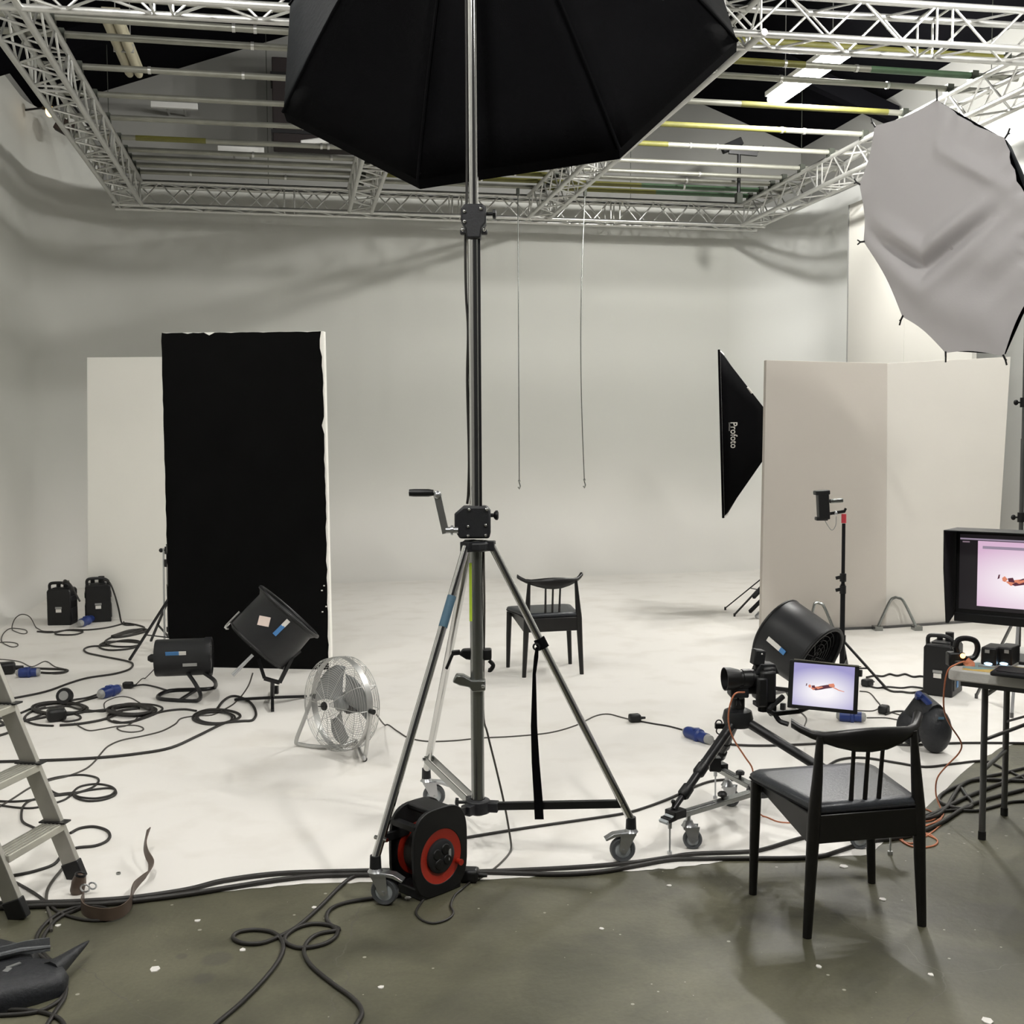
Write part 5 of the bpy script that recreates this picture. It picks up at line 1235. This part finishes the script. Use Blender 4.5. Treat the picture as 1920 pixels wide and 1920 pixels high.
# drives with lit slots
for k, (px, py, lb) in enumerate(((1862, 1205, 'black drive box with glowing blue slot, nearer the orange cable'), (1891, 1208, 'black drive box with glowing blue slot, farther in under the monitor'))):
    q = D(px, py, 4.72); q.z = TTOP
    t = T('hard_drive', lb, 'drive', q, group='black drive boxes')
    t.part('case', MB().box(q + UP * .048 + Mn * .0, (.062, .13, .075), Matrix((Mx_, Mn, UP)).transposed()), M['black'], bevel=.006)
    t.part('lit_slot', MB().ball(q + UP * .018 + Mn * .067, .01, 12, 6, (1.7, .4, .55), Matrix((Mx_, Mn, UP)).transposed()), M['ledblue']); t.part('tray', MB().box(q + UP * .006 + Mn * .01, (.07, .15, .012), Matrix((Mx_, Mn, UP)).transposed()), M['greyp'])
    t.part('badge', MB().box(q + UP * .07 + Mn * .066 + Mx_ * (.01 if k else -.005), (.018, .003, .014), Matrix((Mx_, Mn, UP)).transposed()), M['greyp'])
q = D(1900, 1236, 4.5); q.z = TTOP + .016
kbd = T('input_tablet', 'dark slab-shaped pad lying at the view edge on the table', 'keyboard', q); kbd.part('pad', MB().box(q + Lx * .12, (.38, .16, .018), Matrix((Lx, Sx, UP)).transposed()), M['dgrey'], bevel=.006); kbd.part('top_plate', MB().box(q + Lx * .12 + UP * .01, (.34, .12, .004), Matrix((Lx, Sx, UP)).transposed()), M['black'])
q = D(1811, 1222, 4.74)
cl_ = T('cable_clamp', 'black loop-handled clamp with orange light on the table corner', 'clamp', V((q.x, q.y, TTOP)))
loop_ = [q + RH * x + UP * z for x, z in ((-.045, .02), (-.035, .05), (0, .058), (.04, .045), (.05, .01), (.035, -.025), (.0, -.03), (-.03, -.015))]
cl_.part('loop_handle', MB().tube(spline(loop_ + [loop_[0]], 4), .012, 8), M['black'])
cl_.part('body', MB().box(q - RH * .045 - UP * .03, (.07, .05, .06), MR).box(V((q.x, q.y, TTOP + .012)) - RH * .03, (.06, .06, .024), MR), M['black'], bevel=.008)
cl_.part('indicator', MB().ball(q - RH * .025 - UP * .012 - FH * .03, .011, 10, 6), M['ledor']); cl_.part('orange_plug', MB().tube(spline([q - RH * .01 - UP * .035 - FH * .02, q + RH * .005 - UP * .05 - FH * .03, V((q.x, q.y, TTOP + .01)) - FH * .045], 4), .02, 10), M['orange'])
# shot bag
q = G(1762, 1418); q2 = G(1722, 1404)
bg = T('sand_bag', 'black saddle sand bag with blue handle on the white floor by the table', 'bag', (q + q2) / 2 + FH * .06)
bg.part('pouch', MB().ball(q + UP * .125 + FH * .07, .13, 18, 12, (.66, .62, .97), MR), M['bag'], smooth=80); bg.part('pouch', MB().ball(q2 + UP * .1 + FH * .1, .12, 18, 12, (.72, .62, .84), MR), M['bag'], smooth=80)
bg.part('saddle_web', MB().tube([q + UP * .22 + FH * .07, (q + q2) / 2 + UP * .25 + FH * .1, q2 + UP * .16 + FH * .1], [.05, .06, .05], 12), M['bag'])
bg.part('handle', MB().tube(spline([q + UP * .235 + FH * .08 + RH * .0, q + UP * .3 + FH * .1 - RH * .06, q + UP * .315 + FH * .1 - RH * .085, q2 + UP * .24 + FH * .1 + RH * .03], 5), .018, 8), M['blue'])
bg.part('tag', MB().box(q + UP * .21 - FH * .01, (.03, .004, .012), MR), M['btape'])

# ------------------------------------------------------------------ step ladder
fa, fb = G(146, 1648), G(38, 1722)          # feet of the climbing side
lean = (D(0, 1290, fa.dot(FH)) - fa)        # direction of the stile
lean = lean / lean.z
wdv = (fa - fb); wdv.z = 0; lw = wdv.length; wd_ = wdv.normalized(); dn = wd_.cross(UP); dn = dn if dn.dot(RH) > 0 else -dn
lad = T('step_ladder', 'aluminium step ladder leaning in at the edge of the view, black feet', 'ladder', (fa + fb) / 2)
Hh = 1.55
for f in (fa, fb):
    lad.part('stile', MB().bar(f + lean * .03, f + lean * Hh, .066, .026, hint=wd_), M['ladder'], bevel=.003)
    lad.part('rubber_foot', MB().bar(f + UP * .0005 + lean * .0, f + lean * .07, .074, .034, hint=wd_), M['black'], bevel=.004)
    rear = f - (dn * .95); lad.part('rear_stile', MB().bar(V((rear.x, rear.y, .03)), f + lean * Hh - dn * .02, .05, .024, hint=wd_), M['ladder'], bevel=.003)
    lad.part('rubber_foot', MB().bar(V((rear.x, rear.y, .001)), V((rear.x, rear.y, .07)) + dn * .02, .056, .03, hint=wd_), M['black'])
for k in range(6):
    z = .215 + .235 * k; a, e = fa + lean * z, fb + lean * z
    tr_ = lad.part('tread', MB().bar(a - wd_ * .012, e + wd_ * .012, .085, .028, hint=UP), M['tread'], bevel=.003)
    b = MB()
    for j in range(5): b.bar(a - wd_ * .014 + UP * .0155 + dn * (-.034 + .017 * j), e + wd_ * .014 + UP * .0155 + dn * (-.034 + .017 * j), .007, .003, hint=UP)
    lad.part('tread_ridge', b, M['ladder'], tr_); lad.part('tread_bracket', MB().bar(a + UP * .018 - wd_ * .03, a + UP * .018 + wd_ * .016, .11, .006, hint=UP), M['blackmetal'], tr_)
    if k in (0, 1, 3): lad.part('rear_bar', MB().bar(a * (1) - dn * (.95 * (1 - z / Hh)) * 1.0, e - dn * (.95 * (1 - z / Hh)), .02, .02), M['ladder'])
lad.part('lock_strap', MB().cyl(fb + lean * .28 + wd_ * .01, fb + lean * .28 + wd_ * .03, .014), M['black'])

# ------------------------------------------------------------------ belt, bag, scraps
def ribbon(pts, wds, th=.004):
    rg = []; P_ = [V(p) for p in pts]
    for i, (p, (wx, wz)) in enumerate(zip(P_, wds)):
        tt = (P_[min(i + 1, len(P_) - 1)] - P_[max(i - 1, 0)]).normalized(); up = (UP * wz + V((wx, 0, 0)) * 1.0).normalized(); s = math.hypot(wx, wz)
        nn = tt.cross(up).normalized(); rg.append([p - up * s / 2 - nn * th / 2, p + up * s / 2 - nn * th / 2, p + up * s / 2 + nn * th / 2, p - up * s / 2 + nn * th / 2])
    return MB().loft(rg)
bp_ = [(158, 1692), (153, 1705), (160, 1716), (178, 1722), (205, 1724), (228, 1718), (244, 1704), (248, 1685), (252, 1672), (265, 1660), (280, 1648), (284, 1634), (276, 1622), (273, 1610), (280, 1592)]
zz = [.03, .03, .03, .03, .03, .03, .03, .03, .03, .035, .04, .05, .06, .075, .1]
ww = [(.0, .045)] * 7 + [(.0, .05), (.005, .045), (.01, .035), (.02, .03), (.02, .02), (.01, .03), (.01, .03), (.015, .012)]
P_ = spline([G(a, b_ + 6, 0) + UP * z for (a, b_), z in zip(bp_, zz)], 4); W_ = []
for i in range(len(P_)):
    k = i / 4; j = min(int(k), len(ww) - 2); f = k - j if j < len(ww) - 1 else 1; f = min(f, 1); W_.append((ww[j][0] * (1 - f) + ww[j + 1][0] * f, ww[j][1] * (1 - f) + ww[j + 1][1] * f))
bt = T('leather_belt', 'twisted brown leather belt with buckle at the paint edge beside the ladder', 'belt', G(205, 1715))
bt.part('strap', ribbon(P_, W_), M['belt'], smooth=60)
bt.part('buckle', MB().torus(G(160, 1680) + UP * .03, FH + UP * .3, .017, .0035, 18, 6).torus(G(174, 1678) + UP * .035, FH + UP * .2, .014, .0035, 18, 6), M['zinc'])
q = G(143, 1676); rl = T('leather_roll', 'small brown leather pouch under the ladder foot', 'pouch', q); rl.part('pouch', MB().lathe([(.001, 0), (.02, 0), (.026, .012), (.027, .05), (.02, .075), (.001, .08)], q, UP + RH * .25, n=14), M['belt']); rl.part('rim', MB().lathe([(.018, .07), (.022, .075), (.02, .082), (.012, .08)], q, UP + RH * .25, n=14), M['blackmetal'])
single('hex_nut', 'tiny dark metal nut lying on the white floor near the belt', 'nut', MB().lathe([(.004, 0), (.009, 0), (.009, .009), (.004, .009), (.004, 0)], G(222, 1640), UP, n=6), M['steel'])
bgt = T('kit_bag', 'black nylon kit bag slumped on the concrete at the view corner', 'bag', G(20, 1870))
def lump(pts, hs, m, name, dz=0):
    """closed outline on the floor with a soft raised top"""
    c_ = [G(*p) for p in pts]; cen = sum(c_, V()) / len(c_); rg = []
    for f, z in ((1.0, 0.001), (1.02, hs * .4), (.93, hs * .8), (.7, hs), (.3, hs * 1.04)):
        rg.append([cen.lerp(p, f) + UP * (z + dz + random.uniform(-.003, .003) * (z > .01)) for p in c_])
    bgt.part(name, MB().loft(rg), m, smooth=80)
lump([(-110, 1790), (-40, 1782), (0, 1788), (40, 1800), (74, 1812), (60, 1835), (0, 1850), (-110, 1860)], .07, M['bag'], 'rear_pouch')
lump([(-120, 1870), (-40, 1845), (20, 1836), (80, 1830), (118, 1832), (128, 1850), (118, 1868), (70, 1884), (10, 1900), (-60, 1918), (-120, 1925)], .075, M['bag'], 'front_pouch')
s_ = [G(-60, 1850) + UP * .085, G(0, 1838) + UP * .085, G(50, 1825) + UP * .085, G(95, 1815) + UP * .08]
bgt.part('webbing', ribbon(s_, [(.0, .045)] * 4), M['bagz'])
bgt.part('webbing', MB().tube([G(-20, 1845) + UP * .085, G(40, 1832) + UP * .088, G(96, 1822) + UP * .083], [.008, .009, .006], 8), M['bagz'])
fp = spline([G(95, 1852) + UP * .05, G(118, 1834) + UP * .05, G(140, 1818) + UP * .055, G(168, 1797) + UP * .06], 4)
bgt.part('flap_point', MB().tube(fp, [.032 * (1 - k / (len(fp) - 1)) ** .7 + .002 for k in range(len(fp))], 10), M['bag'], smooth=80)
bgt.part('zip_pull', MB().bar(G(14, 1862) + UP * .08, G(40, 1852) + UP * .08, .012, .004).bar(G(5, 1872) + UP * .075, G(20, 1862) + UP * .08, .02, .004), M['zinc'])
# chips of paint on the concrete
chips = [(290, 1818, 9), (590, 1702, 5), (1583, 1625, 8), (765, 1684, 6), (1255, 1661, 5), (1128, 1742, 4), (1745, 1828, 5), (1655, 1687, 6), (1535, 1813, 5), (108, 1736, 5), (714, 1852, 5), (455, 1782, 6), (370, 1727, 5), (1850, 1915, 8)]
FLN = ['largest white paint flake, by the dark oil spots', 'paint flake between reel cable loops and paint edge', 'rounded white flake just inside the near chair legs by the paint edge', 'paint flake in front of the red cable reel', 'paint flake below the dolly screw foot', 'small flake on open concrete before the near chair', 'flake beyond the near chair foot, towards the table', 'flake between the front and rear legs of the near chair', 'flake on the concrete in front of the near chair', 'flake beside the cables curving to the kit bag', 'flake inside the bend of the second looping cable', 'flake beside the figure-eight cable loop', 'flake just below the leather belt', 'white flake at the bottom corner below the table']
for i, (px, py, s_) in enumerate(chips):
    q = G(px, py); r_ = s_ * .0022; pl = [(math.cos(k * 1.05 + i) * r_ * random.uniform(.7, 1.2), math.sin(k * 1.05 + i) * r_ * random.uniform(.7, 1.2)) for k in range(6)]
    o_ = single('paint_flake', FLN[i], 'paint flake', MB().prism(pl, q, (1, 0, 0), (0, 1, 0), (0, 0, 1), .003), M['white'], group='white paint flakes on the concrete')

# ------------------------------------------------------------------ cables
CG = 'cables on the studio floor'
def cz(*pts, z): return [G(a, b_, z) for a, b_ in pts]
TH, TN = .0105, .0055
cable('thick black cable skirting the white floor edge, upper of the pair by the wheeled dolly', [(865, 1635), (960, 1632), (1080, 1626), (1180, 1618), (1250, 1608), (1300, 1601), (1400, 1597), (1440, 1590), (1500, 1572), (1560, 1560), (1620, 1556), (1700, 1546), (1750, 1527), (1800, 1500), (1860, 1475), (1960, 1440)], .0095, group=CG)
cable('thick black cable skirting the white floor edge, lower of the pair by the wheeled dolly', [(865, 1634), (960, 1637), (1050, 1639), (1130, 1634), (1200, 1622), (1260, 1612), (1330, 1610), (1400, 1609), (1480, 1609), (1540, 1605), (1580, 1593), (1630, 1578), (1700, 1568), (1760, 1545), (1830, 1505), (1960, 1470)], .0095, group=CG)
cable('thick black cable from the reel along the floor edge, nearer the white paint', [(-40, 1695), (60, 1693), (150, 1690), (250, 1683), (350, 1668), (420, 1651), (520, 1638), (640, 1634), (760, 1632), (860, 1634)], .0105, group=CG)
cable('thick black cable from the reel along the floor edge, nearer the concrete', [(-40, 1703), (80, 1698), (200, 1694), (300, 1683), (360, 1675), (430, 1664), (520, 1650), (600, 1642), (700, 1640), (800, 1640), (860, 1640)], .0105, group=CG)
cable('brown-black cable running from the reel past the dolly to the table', [(865, 1572), (950, 1558), (1030, 1546), (1160, 1527), (1210, 1514), (1260, 1495), (1310, 1472), (1345, 1463), (1390, 1463), (1440, 1470), (1500, 1462), (1545, 1440), (1575, 1424), (1620, 1421), (1680, 1430), (1735, 1438), (1790, 1432), (1845, 1427), (1880, 1440), (1960, 1480)], .007, group=CG)
cable('thin cable from the silver fan to the lone mains plug', [D(706, 1340, 6.05), (722, 1360), (745, 1371), (765, 1383), (800, 1390), (850, 1389), (900, 1384), (960, 1381), (1030, 1374), (1080, 1360), (1115, 1343), (1140, 1339), (1165, 1345), (1185, 1350)], .0045, 'cable2', group=CG)
cable('cable from the lone plug to the blue connector', [(1198, 1352), (1225, 1357), (1255, 1362), (1285, 1370)], .0055, group=CG)
cable('cable from the blue connector running behind the tripod', [(1333, 1387), (1350, 1393), (1385, 1397), (1440, 1398), (1520, 1395), (1580, 1391), (1640, 1392), (1700, 1397), (1770, 1394), (1840, 1393), (1960, 1394)], .0075, group=CG)
cable('slack cable falling from the stand column to the reel', [colpt(1.3) + RH * .03, colpt(1.0) + RH * .032, D(906, 1330, 4.66), D(914, 1375, 4.64), D(930, 1440, 4.62), D(945, 1505, 4.6), D(955, 1560, 4.62), G(958, 1594, .006), (945, 1612), (925, 1630), (903, 1645), (888, 1652)], .0045, 'cable2', group=CG)
cable('cable running up the wind-up stand from winch to softbox', [colpt(1.45) - RH * .035, colpt(1.5) - RH * .03, colpt(1.65) - RH * .026, colpt(1.95) - RH * .031, colpt(2.15) - RH * .026, colpt(2.3) - RH * .033, colpt(2.52) - RH * .034, colpt(2.75) - RH * .026, colpt(3.3) - RH * .024, colpt(4.2) - RH * .024], .0055, group=CG)
cable('looping cable crossing the concrete with a figure-eight, ending under the view', [(698, 1640), (665, 1643), (640, 1660), (600, 1700), (560, 1735), (525, 1755), (490, 1768), (455, 1768), (437, 1758), (448, 1747), (478, 1743), (508, 1747), (525, 1758), (531, 1778), (520, 1805), (490, 1842), (450, 1882), (400, 1925), (360, 1970)], .0075, group=CG)
cable('second looping cable on the concrete, curling back beside the figure-eight', [(752, 1678), (700, 1684), (650, 1692), (622, 1703), (612, 1718), (618, 1732), (633, 1745), (625, 1760), (600, 1772), (562, 1777), (537, 1768), (535, 1756), (556, 1740), (585, 1732), (615, 1734), (636, 1743), (600, 1750), (578, 1764), (570, 1785), (585, 1812), (625, 1845), (662, 1872), (678, 1895), (672, 1915), (650, 1945)], .0075, group=CG)
cable('short cable tail looping in front of the reel', [(880, 1655), (865, 1668), (852, 1680), (845, 1698), (850, 1712), (838, 1724), (812, 1731), (790, 1724), (780, 1710), (790, 1692), (800, 1680)], .0045, group=CG)
cable('long black cable sweeping across the white floor below the silver fan', [(-40, 1429), (80, 1426), (180, 1421), (260, 1413), (320, 1402), (370, 1380), (415, 1358), (448, 1346), (445, 1337), (420, 1331), (390, 1331), (368, 1338), (362, 1348), (378, 1356), (402, 1358), (430, 1354), (455, 1352), (474, 1350), (480, 1336), (470, 1318), (450, 1307), (432, 1306), (417, 1316), (407, 1330)], .0085, group=CG)
cable('thin cable snaking from the drum blower towards the ladder', [D(474, 1262, 7.05), D(466, 1285, 7.1), G(452, 1306, .005), (438, 1320), (415, 1333), (396, 1341), (372, 1342), (340, 1347), (328, 1358), (303, 1371), (268, 1380), (228, 1388), (203, 1399), (190, 1412), (178, 1427), (160, 1442), (128, 1455), (98, 1462), (60, 1475), (20, 1500), (-30, 1530)], .0048, 'cable2', group=CG)
cable('black cable from the coil near the small blower to the far tangle', [(368, 1333), (345, 1330), (312, 1333), (280, 1341), (250, 1352), (220, 1355), (203, 1349), (205, 1340), (225, 1333), (262, 1328)], .0075, group=CG)
cable('cable joining the small tube blower to the mains plug', [D(292, 1252, 7.4), G(272, 1272, .005), (255, 1283), (243, 1290)], .004, 'cable2', group=CG)
cable('cable arcing from the plug under the small blower frame', [(243, 1288), (268, 1284), (292, 1288), (312, 1294)], .0065, group=CG)
cable('cable from the blue connector into the dark tangle, upper one', [(188, 1300), (165, 1308), (140, 1312), (115, 1317), (88, 1320), (60, 1328), (30, 1340), (-20, 1352)], .0075, group=CG)
cable('cable from the blue connector into the dark tangle, lower one', [(200, 1302), (175, 1309), (150, 1316), (125, 1323), (98, 1331), (78, 1340), (50, 1350), (46, 1345), (60, 1334), (85, 1326)], .007, group=CG)
cable('dark cable looping wide around the tangle of the socket block', [(100, 1361), (70, 1359), (50, 1352), (48, 1343), (62, 1333), (90, 1327), (125, 1324), (150, 1330), (190, 1334), (205, 1330), (235, 1320), (262, 1320), (290, 1322), (304, 1327), (300, 1334), (275, 1345), (240, 1355), (212, 1352)], .007, group=CG)
cable('dark cable passing beside the ladder stile into the tangle', [(-20, 1366), (20, 1356), (60, 1349), (100, 1342), (140, 1336), (180, 1333), (215, 1328), (245, 1322)], .0085, group=CG)
cable('dark cable crossing the tangle below the socket block', [(-20, 1384), (15, 1374), (22, 1366), (0, 1352)], .008, group=CG)
cable('dark cable running from the socket block to the flat coil', [(112, 1360), (150, 1357), (190, 1350), (215, 1341), (230, 1332)], .0085, group=CG)
cable('small looped grey cable in front of the tangle', [(140, 1356), (152, 1364), (168, 1370), (192, 1367), (220, 1362), (250, 1360), (267, 1364), (266, 1370), (246, 1373), (226, 1370), (220, 1364), (236, 1361), (252, 1352), (262, 1338)], .0045, 'cable2', group=CG)
cable('thin grey cable arcing above the flat coil', [(196, 1330), (196, 1318), (210, 1310), (228, 1306), (246, 1309), (262, 1318)], .004, 'cable2', group=CG)
cable('oval cable loop beside the socket block', [(110, 1340), (135, 1338), (150, 1343), (148, 1349), (125, 1353), (112, 1350)], .007, group=CG)
cable('cable trailing past the light stand feet to the ladder top', [(205, 1211), (172, 1212), (158, 1217), (164, 1224), (195, 1231), (240, 1240), (249, 1247), (240, 1256), (212, 1264), (165, 1271), (130, 1281), (85, 1297), (22, 1310)], .008, group=CG)
cable('coiled cable heap beside the light stand, long flattened loops', [(228, 1168), (248, 1170), (270, 1176), (262, 1183), (225, 1190), (205, 1197), (197, 1205), (215, 1212), (250, 1212), (263, 1206), (235, 1203), (198, 1204), (186, 1213), (205, 1219), (240, 1217), (258, 1211), (262, 1203), (240, 1200), (212, 1204), (190, 1210)], .0085, group=CG)
cable('tight black bundle of cable lying near the power packs', [(210, 1193), (235, 1185), (265, 1180), (275, 1183), (240, 1192), (212, 1194), (240, 1183), (272, 1180)], .012, group=CG)
cable('cable spread in front of the two power packs', [(70, 1184), (95, 1186), (125, 1182), (155, 1184), (140, 1190), (108, 1190), (106, 1186), (130, 1181), (165, 1181), (200, 1177), (228, 1170), (232, 1166)], .008, group=CG)
cable('cable rising over the tilted power pack and down to the floor', [D(195, 1088, 10.45), D(205, 1092, 10.4), D(214, 1112, 10.4), D(222, 1140, 10.4), G(228, 1168, .008), (236, 1172), (252, 1172)], .008, group=CG)
cable('cable rising from the first power pack over its top', [D(118, 1095, 10.4), D(122, 1088, 10.35), D(132, 1096, 10.3), D(140, 1110, 10.3), D(150, 1128, 10.3)], .009, group=CG)
cable('thin cable squiggling by the dark wall', [(-20, 1208), (8, 1204), (30, 1206), (33, 1211), (22, 1213), (5, 1205), (3, 1195), (10, 1184), (22, 1178), (47, 1181), (50, 1187), (40, 1188), (23, 1181), D(27, 1162, 10.3), D(40, 1152, 10.3), D(56, 1157, 10.3), G(68, 1177, .005), (80, 1183), (100, 1184)], .0048, 'cable2', group=CG)
cable('doubled cable loop around the connector at the frame edge', [(-20, 1236), (10, 1237), (38, 1241), (60, 1250), (85, 1240), (103, 1250), (122, 1255), (124, 1261), (105, 1264), (80, 1261)], .0045, 'cable2', group=CG)
cable('dark flat cable lying past the connector at the frame edge', [(-20, 1252), (40, 1253), (90, 1254), (124, 1256), (122, 1260), (95, 1262), (74, 1261)], .009, group=CG)
cable('loop of cable lying behind the ladder treads', [(75, 1466), (110, 1457), (150, 1453), (178, 1457), (185, 1465), (172, 1477), (142, 1487), (115, 1491), (88, 1494), (60, 1500), (45, 1510), (40, 1525), (43, 1541), (62, 1551), (80, 1558), (82, 1567), (68, 1577), (40, 1586), (5, 1597)], .0058, group=CG)
cable('three-turn coil of cable to the side of the ladder treads', [(135, 1487), (150, 1475), (180, 1470), (206, 1474), (217, 1483), (214, 1492), (192, 1500), (165, 1502), (145, 1497), (139, 1490), (160, 1483), (200, 1478), (216, 1481), (207, 1491), (180, 1497), (152, 1495), (135, 1490), (110, 1489), (95, 1482), (85, 1472)], .0058, group=CG)
cable('cable running under the upper ladder tread', [(-10, 1502), (25, 1503), (60, 1500), (90, 1493), (120, 1488), (150, 1485), (172, 1478)], .006, group=CG)
cable('lower cable running under the upper ladder tread', [(-10, 1508), (30, 1514), (62, 1515), (95, 1508), (120, 1500), (135, 1490)], .0055, group=CG)
cable('wide cable loop by the lower ladder tread', [(132, 1562), (150, 1553), (176, 1550), (198, 1556), (206, 1566), (200, 1577), (178, 1586), (143, 1590), (120, 1600), (102, 1620), (70, 1632), (35, 1640), (-20, 1648)], .0068, group=CG)
cable('thin cable dropping behind the ladder foot onto the concrete', [(128, 1605), (120, 1625), (100, 1650), (88, 1672), (88, 1698), (95, 1720), (96, 1745)], .006, 'cable2', group=CG)
cable('cable crossing the paint edge beneath the ladder', [(30, 1655), (60, 1672), (85, 1690), (110, 1710), (145, 1722), (180, 1726), (205, 1722), (212, 1710), (195, 1702), (170, 1699)], .006, group=CG)
cable('cable curving from the belt down to the kit bag, outer one', [(180, 1697), (140, 1702), (105, 1716), (78, 1740), (67, 1765), (72, 1787), (92, 1803), (112, 1815)], .0068, group=CG)
cable('cable curving from the belt down to the kit bag, inner one', [(150, 1703), (112, 1720), (88, 1745), (78, 1768), (83, 1789), (102, 1806), (118, 1818)], .0068, group=CG)
cable('cable curling out below the kit bag towards the view edge', [(120, 1838), (124, 1855), (112, 1875), (82, 1893), (50, 1900), (10, 1903), (-30, 1905)], .0068, group=CG)
cable('second cable curling out below the kit bag', [(124, 1850), (120, 1872), (105, 1895), (88, 1922), (70, 1950)], .0068, group=CG)
cable('cable at the bottom corner running in from the view edge', [(-30, 1894), (30, 1893), (75, 1897), (108, 1908), (122, 1925), (126, 1950)], .0068, group=CG)
cable('crinkled cable from the power pack under the table, upper', [(1625, 1270), (1640, 1267), (1655, 1268), (1668, 1264), (1682, 1267), (1697, 1264), (1712, 1269), (1727, 1268), (1747, 1272)], .008, group=CG)
cable('crinkled cable from the power pack under the table, middle', [(1628, 1286), (1645, 1290), (1665, 1288), (1690, 1290), (1712, 1288), (1745, 1293)], .007, group=CG)
cable('crinkled cable from the power pack under the table, lower', [(1655, 1288), (1672, 1296), (1690, 1297), (1710, 1299), (1730, 1295), (1750, 1285)], .008, group=CG)
cable('thin cable looping beside the tablet edge', [(1612, 1296), (1630, 1299), (1643, 1313), (1650, 1324), (1636, 1333), (1600, 1332), (1570, 1333)], .0045, 'cable2', group=CG)
cable('cable looping from the plug behind the near chair back', [(1660, 1340), (1678, 1334), (1700, 1335), (1722, 1345), (1740, 1352)], .0065, group=CG)
cable('small oval of thin cable above the near chair back', [(1625, 1346), (1660, 1346), (1688, 1350), (1692, 1343), (1672, 1336), (1655, 1332)], .0045, 'cable2', group=CG)
cable('cables sagging between the tablet arm and the floor', [D(1500, 1335, 4.85), D(1508, 1342, 5.0), D(1512, 1350, 5.6), G(1508, 1362, .005)], .004, 'cable2', group=CG)
cable('thick cable bending round beside the table leg, upper', [(1960, 1430), (1880, 1450), (1830, 1460), (1805, 1470), (1775, 1483), (1760, 1497), (1770, 1508), (1800, 1516), (1818, 1514), (1823, 1504), (1812, 1492), (1803, 1478)], .0085, group=CG)
cable('thick cable bending round beside the table leg, lower', [(1960, 1466), (1890, 1463), (1830, 1462), (1803, 1472), (1788, 1492), (1776, 1512), (1755, 1530), (1722, 1538), (1700, 1544)], .0095, group=CG)
cable('cable on the concrete running past both table legs', [(1960, 1502), (1900, 1503), (1865, 1512), (1830, 1520), (1790, 1519), (1750, 1524), (1720, 1534)], .007, group=CG)
oc = [D(1396, 1298, 4.76), D(1378, 1301, 4.72), D(1368, 1325, 4.72), D(1366, 1355, 4.74), D(1375, 1385, 4.76), D(1396, 1418, 4.78), D(1411, 1443, 4.8), D(1411, 1480, 4.82), D(1413, 1512, 4.84), G(1430, 1530, .006), (1460, 1541), (1500, 1545), (1545, 1560), (1590, 1563), (1625, 1553), (1650, 1535), (1690, 1517), (1735, 1517), (1755, 1532), (1735, 1540), (1700, 1530)]
cable('orange tether cable looping down from the camera to the floor', oc, .0036, 'orange', group=None)
oc = [D(1808, 1240, 4.62), D(1792, 1246, 4.6), D(1778, 1256, 4.6), D(1771, 1285, 4.62), D(1770, 1330, 4.68), D(1782, 1360, 4.76), D(1802, 1392, 4.86), D(1798, 1412, 4.92), D(1775, 1436, 5.0), D(1757, 1460, 5.08), D(1755, 1490, 5.12), G(1764, 1516, .006), (1768, 1530), (1745, 1545), (1712, 1556), (1690, 1568), (1700, 1582), (1725, 1589), (1752, 1585), (1757, 1575), (1735, 1562), (1700, 1570), (1684, 1572), (1710, 1581), (1745, 1562), (1765, 1545), (1775, 1532)]
cable('orange cable hanging from the table corner and coiled on the concrete', oc, .0036, 'orange', group=None)
cable('loose orange coil on the concrete behind the near chair leg', [(1690, 1562), (1712, 1556), (1740, 1566), (1758, 1576), (1748, 1586), (1715, 1588), (1692, 1578), (1688, 1566), (1720, 1552), (1760, 1540), (1766, 1530)], .0036, 'orange', group=None)
# flat coils: several turns in one length of cable
def coil(label, cx_, cy_, rx, ry, turns, r, m='cable'):
    pts = []
    for k in range(turns * 10 + 1):
        q = 2 * PI * k / 10; j = 1 + .10 * math.sin(k * .73) + .06 * math.sin(k * .31)
        pts.append(G(cx_ + rx * j * math.cos(q) + 3 * math.sin(k * .21), cy_ + ry * j * math.sin(q), r + .004 * k / 10))
    cable(label, pts, r, m, group=CG, step=3)
coil('thick flat coil of black cable in front of the small tube blower frame', 247, 1331, 40, 9, 5, .009)
coil('loose coil of black cable piled around the socket drum', 110, 1328, 48, 11, 4, .007)
coil('round coil of cable near the drum blower stand', 400, 1345, 35, 11, 2, .0065)
